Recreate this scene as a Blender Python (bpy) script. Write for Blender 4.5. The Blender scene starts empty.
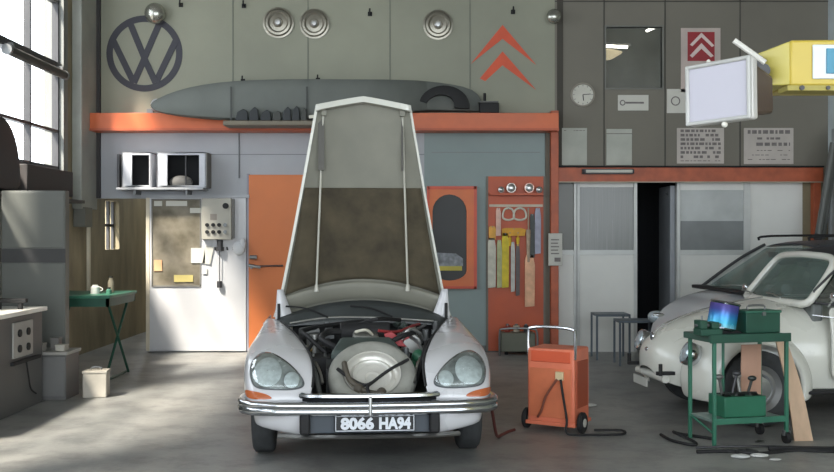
import bpy, bmesh, math, random
from mathutils import Vector, Matrix
from mathutils.bvhtree import BVHTree
random.seed(7)
S = bpy.context.scene
COL = S.collection
PI = math.pi
HZ = 236.0; CX = 417.0; CAMH = 1.6
YB = 13.8        # back wall face
XL = -4.54       # left wall face
XR = 7.6

def W(px, py, Y):
    return Vector(((px - CX) * Y / 1000.0, Y, CAMH - (py - HZ) * Y / 1000.0))

# ------------------------------------------------------------- materials
def lin(c):
    return tuple(((v / 255.0) / 12.92 if v / 255.0 <= 0.04045 else ((v / 255.0 + 0.055) / 1.055) ** 2.4) for v in c) + (1.0,)
MATS = {}
def mat(name, rgb, rough=0.6, metal=0.0, var=0.12, scale=3.0, bump=0.0, bscale=40.0, rgb2=None, coat=0.0, detail=5.0, thresh=None, vec=None):
    if name in MATS: return MATS[name]
    m = bpy.data.materials.new(name); m.use_nodes = True
    nt = m.node_tree; N = nt.nodes; L = nt.links
    b = N['Principled BSDF']
    tc = N.new('ShaderNodeTexCoord')
    mp = N.new('ShaderNodeMapping'); L.new(tc.outputs['Object'], mp.inputs[0])
    if vec: mp.inputs['Scale'].default_value = vec
    nz = N.new('ShaderNodeTexNoise'); nz.inputs['Scale'].default_value = scale; nz.inputs['Detail'].default_value = detail
    L.new(mp.outputs[0], nz.inputs['Vector'])
    cr = N.new('ShaderNodeValToRGB')
    c = lin(rgb)
    if rgb2 is None:
        lo = tuple(x * (1 - var) for x in c[:3]) + (1,); hi = tuple(min(1, x * (1 + var)) for x in c[:3]) + (1,)
    else:
        lo = c; hi = lin(rgb2)
    a, z = thresh or (0.3, 0.7)
    cr.color_ramp.elements[0].position = a; cr.color_ramp.elements[0].color = lo
    cr.color_ramp.elements[1].position = z; cr.color_ramp.elements[1].color = hi
    L.new(nz.outputs['Fac'], cr.inputs['Fac']); L.new(cr.outputs['Color'], b.inputs['Base Color'])
    rr = N.new('ShaderNodeMapRange'); rr.inputs['To Min'].default_value = max(0.02, rough - 0.08); rr.inputs['To Max'].default_value = min(1, rough + 0.08)
    L.new(nz.outputs['Fac'], rr.inputs['Value']); L.new(rr.outputs[0], b.inputs['Roughness'])
    b.inputs['Metallic'].default_value = metal
    if coat: b.inputs['Coat Weight'].default_value = coat; b.inputs['Coat Roughness'].default_value = 0.08
    if bump:
        n2 = N.new('ShaderNodeTexNoise'); n2.inputs['Scale'].default_value = bscale; n2.inputs['Detail'].default_value = 4
        L.new(tc.outputs['Object'], n2.inputs['Vector'])
        bp = N.new('ShaderNodeBump'); bp.inputs['Strength'].default_value = bump; bp.inputs['Distance'].default_value = 0.01
        L.new(n2.outputs['Fac'], bp.inputs['Height']); L.new(bp.outputs[0], b.inputs['Normal'])
    MATS[name] = m
    return m
def glass(name, tint=(200, 215, 215), fac=0.12, rough=0.05):
    if name in MATS: return MATS[name]
    m = bpy.data.materials.new(name); m.use_nodes = True
    nt = m.node_tree; N = nt.nodes; L = nt.links; N.remove(N['Principled BSDF'])
    out = N['Material Output']
    t = N.new('ShaderNodeBsdfTransparent'); t.inputs[0].default_value = lin(tint)
    g = N.new('ShaderNodeBsdfGlossy'); g.inputs['Roughness'].default_value = rough
    nz = N.new('ShaderNodeTexNoise'); nz.inputs['Scale'].default_value = 4
    lw = N.new('ShaderNodeLayerWeight'); lw.inputs[0].default_value = 0.35
    ad = N.new('ShaderNodeMath'); ad.operation = 'MULTIPLY_ADD'; ad.inputs[1].default_value = 0.7; ad.inputs[2].default_value = fac; ad.use_clamp = True
    L.new(lw.outputs['Facing'], ad.inputs[0])
    mx = N.new('ShaderNodeMixShader'); L.new(ad.outputs[0], mx.inputs[0]); L.new(t.outputs[0], mx.inputs[1]); L.new(g.outputs[0], mx.inputs[2])
    L.new(mx.outputs[0], out.inputs[0]); MATS[name] = m
    return m
def part_clear_glass(name, rgb, alpha=0.5, rough=0.25):
    """pane that is part diffuse colour, part clear"""
    if name in MATS: return MATS[name]
    m = mat(name, rgb, rough, 0, 0.15, 2.5); b = m.node_tree.nodes['Principled BSDF']
    b.inputs['Alpha'].default_value = alpha
    return m
def emit(name, rgb, st):
    if name in MATS: return MATS[name]
    m = bpy.data.materials.new(name); m.use_nodes = True
    b = m.node_tree.nodes['Principled BSDF']
    b.inputs['Base Color'].default_value = lin(rgb); b.inputs['Emission Color'].default_value = lin(rgb); b.inputs['Emission Strength'].default_value = st
    MATS[name] = m
    return m

# ------------------------------------------------------------- mesh builder
class MB:
    def __init__(s): s.v = []; s.f = []; s.x = Matrix.Identity(4)
    def add(s, vs, fs):
        n = len(s.v); s.v += [tuple(s.x @ Vector(p)) for p in vs]; s.f += [tuple(n + i for i in f) for f in fs]
        return s
    def box(s, x0, x1, y0, y1, z0, z1):
        vs = [(x, y, z) for z in (z0, z1) for y in (y0, y1) for x in (x0, x1)]
        return s.add(vs, [(0, 2, 3, 1), (4, 5, 7, 6), (0, 1, 5, 4), (2, 6, 7, 3), (0, 4, 6, 2), (1, 3, 7, 5)])
    def cyl(s, a, b, r, n=16, r2=None):
        a = Vector(a); b = Vector(b); r2 = r if r2 is None else r2
        d = (b - a).normalized(); u = d.orthogonal().normalized(); w = d.cross(u)
        vs = []
        for p, q in ((a, r), (b, r2)):
            for i in range(n):
                t = 2 * PI * i / n; vs.append(p + u * q * math.cos(t) + w * q * math.sin(t))
        fs = [(i, (i + 1) % n, n + (i + 1) % n, n + i) for i in range(n)]
        fs += [tuple(reversed(range(n))), tuple(range(n, 2 * n))]
        return s.add(vs, fs)
    def grid(s, rows, closed_u=False, cap0=False, cap1=False):
        m = len(rows[0]); vs = [p for r in rows for p in r]; fs = []
        for i in range(len(rows) - 1):
            for j in range(m if closed_u else m - 1):
                k = (j + 1) % m
                fs.append((i * m + j, i * m + k, (i + 1) * m + k, (i + 1) * m + j))
        if cap0: fs.append(tuple(reversed(range(m))))
        if cap1: fs.append(tuple(range((len(rows) - 1) * m, len(rows) * m)))
        return s.add(vs, fs)
    def tube(s, pts, r, n=8, smooth=4, closed=False):
        P = [Vector(p) for p in pts]
        if smooth > 1 and len(P) > 2:
            Q = []; k = len(P)
            for i in range(k if closed else k - 1):
                p0 = P[(i - 1) % k] if (closed or i > 0) else P[0]; p1 = P[i]; p2 = P[(i + 1) % k]
                p3 = P[(i + 2) % k] if (closed or i + 2 < k) else P[-1]
                for t in range(smooth):
                    t /= smooth
                    Q.append(0.5 * ((2 * p1) + (p2 - p0) * t + (2 * p0 - 5 * p1 + 4 * p2 - p3) * t * t + (3 * p1 - p0 - 3 * p2 + p3) * t ** 3))
            if not closed: Q.append(P[-1])
            P = Q
        rows = []; u = None; k = len(P)
        for i, p in enumerate(P):
            a = P[(i - 1) % k] if (closed or i > 0) else p; b = P[(i + 1) % k] if (closed or i < k - 1) else p
            d = (b - a).normalized()
            if u is None: u = d.orthogonal().normalized()
            u = (u - d * u.dot(d)).normalized(); w = d.cross(u)
            rows.append([p + (u * math.cos(2 * PI * j / n) + w * math.sin(2 * PI * j / n)) * r for j in range(n)])
        if closed: rows.append(rows[0])
        return s.grid(rows, True, not closed, not closed)
    def lathe(s, prof, n=32, axis='z', c=(0, 0, 0)):
        rows = []
        for r, h in prof:
            row = []
            for i in range(n):
                t = 2 * PI * i / n; p = (r * math.cos(t), r * math.sin(t), h)
                if axis == 'y': p = (p[0], p[2], p[1])
                if axis == 'x': p = (p[2], p[0], p[1])
                row.append((p[0] + c[0], p[1] + c[1], p[2] + c[2]))
            rows.append(row)
        return s.grid(rows, True)
    def prism(s, poly, y0, y1):
        """poly in xz, extruded along y"""
        n = len(poly)
        vs = [(x, y0, z) for x, z in poly] + [(x, y1, z) for x, z in poly]
        fs = [tuple(range(n)), tuple(reversed(range(n, 2 * n)))] + [(i, n + i, n + (i + 1) % n, (i + 1) % n) for i in range(n)]
        return s.add(vs, fs)
    def ball(s, c, r, n=20, m=12):
        if not hasattr(r, '__len__'): r = (r, r, r)
        rows = []
        for i in range(m + 1):
            a = -PI / 2 + PI * i / m
            k = max(math.cos(a), 0.002)
            rows.append([(c[0] + r[0] * k * math.cos(2 * PI * j / n), c[1] + r[1] * k * math.sin(2 * PI * j / n), c[2] + r[2] * math.sin(a)) for j in range(n)])
        return s.grid(rows, True)

def ob(name, mb, m, parent=None, bev=0, sub=0, ang=35, solid=0, mats=None):
    me = bpy.data.meshes.new(name)
    me.from_pydata(mb.v, [], mb.f)
    bm = bmesh.new(); bm.from_mesh(me)
    bmesh.ops.remove_doubles(bm, verts=bm.verts, dist=1e-5)
    bmesh.ops.recalc_face_normals(bm, faces=bm.faces)
    bm.to_mesh(me); bm.free()
    me.materials.append(m)
    for x in mats or []: me.materials.append(x)
    for p in me.polygons: p.use_smooth = True
    me.set_sharp_from_angle(angle=math.radians(ang))
    o = bpy.data.objects.new(name, me); COL.objects.link(o)
    if parent: o.parent = parent
    if solid:
        k = o.modifiers.new('t', 'SOLIDIFY'); k.thickness = solid; k.offset = -1
    if bev:
        k = o.modifiers.new('b', 'BEVEL'); k.width = bev; k.segments = 2; k.limit_method = 'ANGLE'; k.angle_limit = math.radians(40)
    if sub:
        k = o.modifiers.new('s', 'SUBSURF'); k.levels = sub; k.render_levels = sub
    return o
def tag(o, label=None, cat=None, group=None, kind=None):
    if label: o['label'] = label
    if cat: o['category'] = cat
    if group: o['group'] = group
    if kind: o['kind'] = kind
    return o
def thing(name, label, cat, loc=(0, 0, 0), rz=0, group=None, rot=None):
    o = bpy.data.objects.new(name, None); COL.objects.link(o)
    o.empty_display_size = 0.1
    o.location = loc; o.rotation_euler = rot or (0, 0, rz)
    return tag(o, label, cat, group)
def struct(name, mb, m, parent=None, **k):
    o = ob(name, mb, m, parent, **k)
    if parent is None: o['kind'] = 'structure'
    return o
def text_mb(txt, size, M, thick=0.002, bold=0.0):
    cu = bpy.data.curves.new('t', 'FONT'); cu.body = txt; cu.size = size; cu.extrude = thick; cu.offset = bold
    cu.align_x = 'CENTER'; cu.align_y = 'CENTER'; cu.resolution_u = 3
    o = bpy.data.objects.new('t', cu); COL.objects.link(o)
    bpy.context.view_layer.update()
    dg = bpy.context.evaluated_depsgraph_get()
    me = bpy.data.meshes.new_from_object(o.evaluated_get(dg))
    mb = MB(); mb.x = M
    mb.add([tuple(v.co) for v in me.vertices], [tuple(p.vertices) for p in me.polygons])
    bpy.data.objects.remove(o); bpy.data.meshes.remove(me)
    return mb
FRONT = Matrix.Rotation(PI / 2, 4, 'X')     # xy text plane -> faces -Y

# palette
m_upper = mat('grey_green_paint', (143, 144, 127), 0.6, 0, 0.10, 0.9, 0.1, 30)
m_lower = mat('pale_grey_paint', (172, 174, 178), 0.6, 0, 0.08, 1.2, 0.1, 30)
m_teal = mat('blue_grey_paint', (138, 152, 150), 0.6, 0, 0.08, 1.2, 0.1, 30)
m_part = mat('brown_grey_board', (118, 114, 103), 0.7, 0, 0.08, 1.0, 0.05, 30)
m_white = mat('white_board', (224, 224, 218), 0.5, 0, 0.05, 1.5)
m_orange = mat('orange_paint', (200, 100, 56), 0.45, 0, 0.10, 3.0)
m_orange2 = mat('orange_door_paint', (212, 120, 64), 0.5, 0, 0.06, 1.5)
m_rust = mat('dull_orange_beam_paint', (172, 86, 54), 0.5, 0, 0.2, 6.0)
m_olive = mat('stained_olive_plaster', (140, 130, 106), 0.8, 0, 0.3, 3.0, 0.2, 15, vec=(1, 1, 0.35))
m_leftw = mat('left_wall_paint', (120, 122, 118), 0.6, 0, 0.1, 1.5)
m_stripe = mat('dark_stripe_paint', (62, 62, 62), 0.6)
m_dark = mat('dark_void', (14, 15, 18), 0.8)
m_black = mat('black_rubber', (26, 26, 27), 0.7, 0, 0.2, 8)
m_blackp = mat('black_gloss', (16, 17, 19), 0.3)
m_frame = mat('window_frame_steel', (66, 66, 68), 0.5, 0.2)
m_chrome = mat('chrome', (205, 208, 212), 0.16, 1.0, 0.05, 5)
m_dullchrome = mat('dull_chrome', (190, 190, 188), 0.32, 1.0, 0.1, 5)
m_steel = mat('grey_steel', (126, 128, 128), 0.4, 0.7, 0.1, 6)
m_car = mat('white_car_paint', (206, 206, 208), 0.28, 0, 0.04, 1.5, coat=0.6)
m_beetle = mat('cream_white_car_paint', (214, 214, 204), 0.28, 0, 0.03, 1.5, coat=0.6)
m_silver = mat('silver_car_paint', (186, 188, 190), 0.3, 0.0, 0.04, 2, coat=0.5)
m_green = mat('green_steel_paint', (54, 112, 90), 0.45, 0, 0.15, 6)
m_dgreen = mat('dark_green_steel_paint', (34, 78, 62), 0.5, 0, 0.15, 6)
m_paper = mat('white_paper', (206, 204, 194), 0.8, 0, 0.04, 3)
m_ink = mat('printed_ink', (118, 112, 110), 0.8, 0, 0.2, 20)
m_tyre = mat('tyre_rubber', (58, 60, 61), 0.75, 0, 0.25, 10, 0.3, 60)
m_wood = mat('pale_wood', (196, 166, 138), 0.6, 0, 0.12, 2, 0.1, 30, vec=(8, 8, 1))

# ------------------------------------------------------------- room shell
def wall_cells(x0, x1, z0, z1, holes, y0, y1, axis='x'):
    mb = MB()
    xs = sorted({x0, x1} | {h[0] for h in holes} | {h[1] for h in holes}); zs = sorted({z0, z1} | {h[2] for h in holes} | {h[3] for h in holes})
    for a, b in zip(xs, xs[1:]):
        for c, d in zip(zs, zs[1:]):
            mx, mz = (a + b) / 2, (c + d) / 2
            if any(h[0] < mx < h[1] and h[2] < mz < h[3] for h in holes): continue
            if axis == 'x': mb.box(a, b, y0, y1, c, d)
            else: mb.box(y0, y1, a, b, c, d)
    return mb
ZC = 5.7; YF = -3.0; YE = 19.0
# floor with worn concrete
mf = mat('worn_concrete', (124, 126, 124), 0.42, 0, 0.2, 0.6, 0.25, 25, rgb2=(160, 158, 152), detail=9)
nt = mf.node_tree; b = nt.nodes['Principled BSDF']
cr = b.inputs['Base Color'].links[0].from_node
n3 = nt.nodes.new('ShaderNodeTexNoise'); n3.inputs['Scale'].default_value = 2.6; n3.inputs['Detail'].default_value = 10; n3.inputs['Roughness'].default_value = 0.7
c3 = nt.nodes.new('ShaderNodeValToRGB'); c3.color_ramp.elements[0].position = 0.36; c3.color_ramp.elements[0].color = (0.5, 0.5, 0.52, 1); c3.color_ramp.elements[1].position = 0.55
mx = nt.nodes.new('ShaderNodeMix'); mx.data_type = 'RGBA'; mx.blend_type = 'MULTIPLY'; mx.inputs[0].default_value = 0.7
nt.links.new(nt.nodes['Texture Coordinate'].outputs['Object'], n3.inputs['Vector']); nt.links.new(n3.outputs['Fac'], c3.inputs['Fac'])
nt.links.new(cr.outputs['Color'], mx.inputs[6]); nt.links.new(c3.outputs['Color'], mx.inputs[7]); nt.links.new(mx.outputs[2], b.inputs['Base Color'])
struct('floor', MB().box(-12, 12, YF, YE, -0.2, 0), mf)
m_ceil = mat('ceiling_boards', (140, 138, 130), 0.8)
struct('ceiling', MB().box(XL - 0.3, XR + 0.3, YF, YB + .4, ZC, ZC + 0.2).box(-3.2, XR + .3, YB + .4, YE, ZC, ZC + .2).box(XL - .3, -3.2, 18.2, YE, ZC, ZC + .2), m_ceil)  # gap left over the passage as an added skylight to brighten it

XJ = 1.9                                   # junction of painted wall and board partition
xo1 = W(148, 0, YB).x; zo = 2.12
struct('wall_back', wall_cells(XL, XJ, 3.1, ZC, [], YB, YB + 0.2), m_upper)
struct('wall_back_lower', wall_cells(XL, 0.1, 0, 3.1, [(XL, xo1, 0, zo)], YB, YB + 0.2), m_lower)
struct('wall_back_middle', wall_cells(0.1, XJ, 0, 3.1, [], YB, YB + 0.2), m_teal)
# partition on the right, upper boards with the office window
ow = (W(606, 0, YB).x, W(662, 0, YB).x, W(0, 88, YB).z, W(0, 27, YB).z)
struct('wall_back_partition', wall_cells(XJ, XR, 2.34, ZC, [ow], YB, YB + 0.12), m_part)
# vertical board joints (slim battens on the wall)
up = MB()
for px in (233, 308, 390, 470):
    x = W(px, 0, YB).x; up.box(x - 0.006, x + 0.006, YB - 0.006, YB, 3.3, ZC)
struct('trim_1', up, mat('joint_strip_green', (104, 108, 98), 0.7))
up = MB()
for px in (604, 665, 740):
    x = W(px, 0, YB).x; up.box(x - 0.008, x + 0.008, YB - 0.008, YB, 2.5, ZC)
up.box(XJ, XR, YB - 0.008, YB, 4.83, 4.845)
struct('trim_2', up, mat('joint_strip_brown', (70, 68, 62), 0.7))
up = MB()
up.box(-2.9, 0.1, YB - 0.005, YB, 2.72, 2.73); up.box(-2.9, -1.2, YB - 0.005, YB, 2.02, 2.028)
up.box(0.2, XJ - 0.2, YB - 0.005, YB, 2.75, 2.758); 
up.cyl(W(239, 128, YB - 0.01), W(239, 178, YB - 0.01), 0.01, 6)
struct('trim_3', up, mat('joint_strip_pale', (128, 130, 132), 0.7))

# lower part of the partition: framed glazing and white panels
PY = YB + 0.02
def X(px): return W(px, 0, YB).x
def Z(py): return W(0, py, YB).z
pw = MB()
zt = 2.34
for a, b_ in ((557, 578), (578, 637), (677, 747), (747, 803)):
    x0, x1 = X(a), X(b_)
    if a == 747:
        pw.box(x0, x1, PY, PY + 0.05, 0, zt); continue
    if a == 557:
        pw.box(x0, x1, PY, PY + 0.05, 0, Z(250)); continue
    pw.box(x0, x1, PY, PY + 0.05, 0, Z(252)); pw.box(x0, x1, PY, PY + 0.05, Z(190) if a == 677 else Z(187), zt)
struct('wall_back_panels', pw, m_white)
fr = MB()
for px in (575.5, 578, 635.5, 678.5, 745.5, 748.5):
    fr.box(X(px) - 0.022, X(px) + 0.022, PY - 0.03, PY + 0.06, 0, zt)
for a, b_ in ((557, 637), (677, 747)):
    fr.box(X(a), X(b_), PY - 0.02, PY + 0.06, Z(255), Z(250))
struct('trim_4', fr, mat('pale_aluminium_frame', (196, 198, 194), 0.4, 0.1))
m_frost = mat('ribbed_frosted_glass', (122, 124, 120), 0.25, 0, 0.10, 3, vec=(20, 1, 0.5))
struct('window_1', MB().box(X(580), X(634), PY + 0.01, PY + 0.02, Z(250), Z(187)), m_frost)
struct('window_2', MB().box(X(557), X(575), PY + 0.01, PY + 0.02, Z(250), zt), mat('dark_smoked_pane', (84, 84, 74), 0.3))
w3 = struct('window_3', MB().box(X(681), X(744), PY + 0.01, PY + 0.02, Z(250), Z(190)), mat('pale_frosted_pane', (178, 182, 180), 0.3))
ob('lower_film', MB().box(X(681), X(744), PY + 0.0, PY + 0.01, Z(250), Z(221)), mat('grey_film_pane', (118, 122, 122), 0.3), w3)
struct('wall_back_right', MB().box(X(803), XR, PY, PY + 0.1, 0, zt), mat('khaki_board', (132, 124, 98), 0.7))
ln = struct('trim_5', MB().box(X(557), X(820), YB - 0.12, YB + 0.05, Z(182), Z(168)), m_rust, bev=0.005)
ob('drip_edge', MB().box(X(557), X(820), YB - 0.15, YB - 0.11, Z(168), Z(166.5)), m_dark, ln)
ob('drip_edge', MB().box(X(557), X(820), YB - 0.13, YB - 0.10, Z(183), Z(182)), mat('pale_bead', (170, 160, 140), 0.5), ln)
struct('trim_6', MB().box(X(549.5), X(557), YB - 0.16, YB + 0.02, 0, Z(112)), m_rust, bev=0.004)
struct('trim_7', MB().box(X(545), X(549.5), YB - 0.05, YB + 0.02, 0, Z(132)), mat('brown_grey_post', (98, 92, 80), 0.7))
struct('trim_8', MB().box(X(811), X(818), YB - 0.1, YB + 0.02, 0, Z(182)), m_rust, bev=0.004)
struct('column_right', MB().box(X(828), X(846), YB - 0.25, YB, 0, ZC), mat('pale_blue_white_paint', (196, 206, 208), 0.6))
struct('trim_9', MB().box(X(557), X(563), YB - 0.01, YB, Z(166), ZC), mat('dark_edge_strip', (66, 62, 54), 0.7))
# dark store room seen through the doorway
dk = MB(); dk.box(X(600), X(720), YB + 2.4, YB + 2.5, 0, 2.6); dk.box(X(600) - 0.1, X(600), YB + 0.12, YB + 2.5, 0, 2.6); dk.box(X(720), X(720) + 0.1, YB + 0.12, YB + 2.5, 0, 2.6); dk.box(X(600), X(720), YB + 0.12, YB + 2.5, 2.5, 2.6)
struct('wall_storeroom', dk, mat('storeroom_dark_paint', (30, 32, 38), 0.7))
dd = struct('door_1', MB().box(X(672), X(677), YB + 0.10, YB + 0.75, 0, 2.3), mat('pale_grey_door', (140, 144, 148), 0.5), bev=0.004)
ob('closer_arm', MB().cyl(W(666, 192, YB + 0.2), W(673, 200, YB + 0.35), 0.02, 8), m_steel, dd)
# office behind the upper window
of = MB(); of.box(ow[0] - 1.5, ow[1] + 1.5, YB + 3.2, YB + 3.3, 3.2, ZC - 0.05); of.box(ow[0] - 1.6, ow[0] - 1.5, YB + 0.13, YB + 3.3, 3.2, ZC); of.box(ow[1] + 1.5, ow[1] + 1.6, YB + 0.13, YB + 3.3, 3.2, ZC); of.box(ow[0] - 1.6, ow[1] + 1.6, YB + 0.13, YB + 3.3, 3.1, 3.2)
m_off = mat('office_boards', (150, 148, 130), 0.7)
struct('wall_office', of, m_off)
of = MB()
of.box(ow[0] - 1.5, ow[1] + 1.5, YB + 0.13, YB + 3.2, 5.2, 5.25)
for k in range(12): of.box(ow[0] - 1.5, ow[1] + 1.5, YB + 0.3 + k * 0.24, YB + 0.32 + k * 0.24, 5.18, 5.2)
struct('ceiling_office', of, mat('office_ceiling', (168, 166, 148), 0.7))
wf = MB(); t_ = 0.02
wf.box(ow[0] - t_, ow[1] + t_, YB - 0.015, YB + 0.1, ow[3], ow[3] + t_); wf.box(ow[0] - t_, ow[1] + t_, YB - 0.015, YB + 0.1, ow[2] - t_, ow[2]); wf.box(ow[0] - t_, ow[0], YB - 0.015, YB + 0.1, ow[2], ow[3]); wf.box(ow[1], ow[1] + t_, YB - 0.015, YB + 0.1, ow[2], ow[3])
w4 = struct('window_4', wf, mat('grey_window_frame', (112, 112, 104), 0.5))
ob('glass_pane', MB().box(ow[0], ow[1], YB + 0.04, YB + 0.046, ow[2], ow[3]), part_clear_glass('office_pane', (120, 122, 114), 0.35), w4)
m_tube = emit('reflected_tube_glow', (255, 252, 240), 8)  # glowing stand-ins added for tubes reflected in the office window
def tube_lamp(label, a, b, r=0.022):
    a = Vector(a); b = Vector(b)
    t = thing('reflected_tube_lamp', label, 'lamp', (a + b) / 2, group=None)
    off = (a + b) / 2
    ob('tube', MB().cyl(a - off, b - off, r, 12), m_tube, t)
    d = (b - a).normalized() * 0.05; u = Vector((0, 0, r + 0.015))
    ob('housing', MB().cyl(a - d - off + u, b + d - off + u, 0.02, 6), m_paper, t)
tube_lamp('reflected fluorescent tube built level behind the upper office window', (ow[0] - 0.5, 15.2, 4.52), (3.2, 15.2, 4.47))
tube_lamp('reflected fluorescent tube built at a slant behind the upper office window', (3.45, 15.0, 4.68), (4.0, 15.8, 5.0))
lp = thing('ceiling_lamp', 'pale dome lamp glowing below the tubes in the office window', 'lamp', (2.92, 15.5, 4.34))
ob('shade', MB().lathe([(0.0, 0.02), (0.1, 0.0), (0.24, 0.08), (0.26, 0.1), (0.05, 0.16), (0, 0.16)], 20), emit('warm_shade', (255, 236, 190), 0.8), lp)
ob('cord', MB().cyl((0, 0, 0.16), (0, 0, 0.84), 0.008, 6), m_black, lp)

# left wall with its steel windows
pan = 0.945; zs0, zt1, zb1 = 2.46, 3.76, 2.93
wins = [(12.85 - 4 * pan, 12.85), (8.2 - 4 * pan, 8.2), (3.6 - 4 * pan, 3.6)]
struct('wall_left', wall_cells(YF, 13.0, 0, ZC, [(a, b_, 2.1, 5.5) for a, b_ in wins], XL - 0.25, XL, 'y'), m_leftw)
slit = (14.55, 15.25, 1.4, 2.12)
struct('wall_left_passage', wall_cells(13.0, YE, 0, ZC, [slit, (17.0, 18.7, 0.9, 2.9)], XL - 0.25, XL, 'y'), m_olive)  # second hole is an added, unseen window that lights the passage
struct('trim_10', MB().box(XL, XL + 0.006, YF, 12.6, 1.32, 1.47), m_stripe)
m_pane = bpy.data.materials.new('window_pane_glass'); m_pane.use_nodes = True
_n = m_pane.node_tree; _n.nodes.remove(_n.nodes['Principled BSDF']); _t = _n.nodes.new('ShaderNodeBsdfTransparent'); _g = _n.nodes.new('ShaderNodeBsdfGlossy'); _g.inputs['Roughness'].default_value = .1
_x = _n.nodes.new('ShaderNodeMixShader'); _x.inputs[0].default_value = .05; _n.links.new(_t.outputs[0], _x.inputs[1]); _n.links.new(_g.outputs[0], _x.inputs[2]); _n.links.new(_x.outputs[0], _n.nodes['Material Output'].inputs[0])
for wi, (a, b_) in enumerate(wins):
    f = MB()
    xx0, xx1 = XL - 0.14, XL - 0.06
    for k in range(5):
        y = a + k * pan; h = 0.035 if k in (0, 4) else 0.02
        f.box(xx0, xx1, y - h, y + h, 2.1, 5.5)
    for z, h in ((2.46, 0.03), (2.94, 0.018), (3.76, 0.05), (4.6, 0.018), (5.47, 0.03)):
        f.box(xx0, xx1 + (0.03 if h == 0.05 else 0), a, b_, z - h, z + h)
    w = struct('window_%d' % (5 + wi), f, m_frame)
    ob('lower_panel', MB().box(xx0 + 0.02, xx1 - 0.01, a, b_, 2.1, 2.44), mat('dark_lower_panel', (58, 55, 54), 0.7), w)
    ob('glass_pane', MB().box(xx0 + 0.03, xx0 + 0.035, a, b_, 2.46, 5.5), m_pane, w)
    st = MB().box(XL - 0.06, XL + 0.05, a - 0.03, b_ + 0.03, 2.06, 2.1)
    ob('sill', st, m_leftw, w)
bars = MB()
for k in range(4):
    y = slit[0] + (slit[1] - slit[0]) * k / 3; bars.box(XL - 0.12, XL - 0.08, y - 0.03, y + 0.03, slit[2], slit[3])
bars.box(XL - 0.12, XL - 0.08, slit[0], slit[1], 1.74, 1.78)
struct('window_8', bars, m_frame)
bl = thing('roller_blind', 'dark rolled up blind fixed under the thick window rail', 'blind', (XL + 0.02, 11.1, 3.66))
ob('roll', MB().cyl((0, -0.05, 0), (0, 1.72, 0), 0.055, 14), mat('dark_blind_cloth', (72, 70, 66), 0.8), bl)
ob('end_cap', MB().cyl((0, 1.70, 0), (0, 1.76, 0), 0.06, 14), m_steel, bl); ob('end_cap', MB().cyl((0, -0.09, 0), (0, -0.04, 0), 0.06, 14), m_steel, bl)
ob('bracket', MB().box(-0.06, 0.02, 1.6, 1.63, 0.0, 0.1), m_steel, bl); ob('bracket', MB().box(-0.06, 0.02, 0.05, 0.08, 0.0, 0.1), m_steel, bl)
struct('column_left', MB().box(XL, XL + 0.13, 13.15, YB, 1.96, ZC), mat('column_paint', (156, 158, 150), 0.6), bev=0.01)
struct('column_left_foot', MB().box(XL, XL + 0.16, 13.2, 13.5, 1.72, 1.98), mat('column_foot_paint', (112, 112, 104), 0.6), bev=0.01)
struct('trim_11', MB().box(XL + 0.13, XL + 0.18, YB - 0.05, YB, zo, ZC), mat('dark_corner_strip', (52, 50, 50), 0.6))
# passage beyond the opening
ps = MB(); ps.box(xo1 + 0.25, xo1 + 0.35, YB + 0.2, YE, 0, 3.2); ps.box(XL, xo1 + 0.3, YE - 0.1, YE, 0, 3.2); ps.box(XL, xo1 + 0.35, YB + 0.2, 14.9, 3.1, 3.2); ps.box(XL, xo1 + 0.35, 17.9, YE, 3.1, 3.2)  # roof left open in the middle, added to let daylight into the passage
struct('wall_passage', ps, m_olive)
struct('door_2', MB().box(xo1 - 0.05, xo1 + 0.2, 16.8, 16.86, 0, 2.1), mat('pale_passage_door', (150, 140, 124), 0.6))
struct('trim_12', MB().box(XL + 0.35, XL + 0.44, 16.0, 16.1, 0, 2.4).box(XL + 0.8, XL + 0.85, 16.5, 16.55, 0, 2.3), mat('brown_jamb', (92, 66, 56), 0.7))
struct('trim_13', MB().box(XL, XL + 0.04, YB - 0.06, YB - 0.01, 0.85, zo), mat('cream_jamb', (226, 218, 196), 0.5))
struct('wall_right', MB().box(XR, XR + 0.2, YF, YB + 0.2, 0, ZC), m_upper)
struct('baseboard_back', MB().box(xo1 + 1.4, XJ, YB - 0.012, YB, 0, 0.09), mat('dark_baseboard', (96, 98, 96), 0.6))

# white sliding door + orange door
sd = struct('door_3', MB().box(X(148), X(247), YB - 0.07, YB - 0.02, 0.02, Z(198)), mat('white_door_paint', (206, 206, 208), 0.45, 0, 0.05, 1.5), bev=0.004)
ob('door_edge', MB().box(X(147.5), X(151), YB - 0.08, YB - 0.015, 0.02, Z(198)), mat('cream_edge', (216, 206, 184), 0.5), sd)
m_view = mat('speckled_view_glass', (104, 98, 84), 0.12, 0, 0.3, 3.5, rgb2=(160, 152, 136), thresh=(0.35, 0.75))  # splotchy reflection painted into the glass colour as pale noise
gp = ob('glass_pane', MB().box(X(154), X(201), YB - 0.075, YB - 0.069, Z(285), Z(200)), m_view, sd)
fm = MB()
fm.box(X(153), X(154), YB - 0.085, YB - 0.069, Z(286), Z(199)); fm.box(X(201), X(202), YB - 0.085, YB - 0.069, Z(286), Z(199)); fm.box(X(153), X(202), YB - 0.085, YB - 0.069, Z(286.5), Z(285)); fm.box(X(153), X(202), YB - 0.085, YB - 0.069, Z(200), Z(199))
ob('glazing_bead', fm, mat('grey_bead', (120, 118, 112), 0.5), sd)
ob('top_rail', MB().box(X(148), X(250), YB - 0.09, YB - 0.01, Z(198), Z(195)), m_lower, sd)
od = struct('door_4', MB().box(X(249), X(318), YB - 0.06, YB - 0.01, 0.02, Z(175)), m_orange2, bev=0.005)
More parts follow.
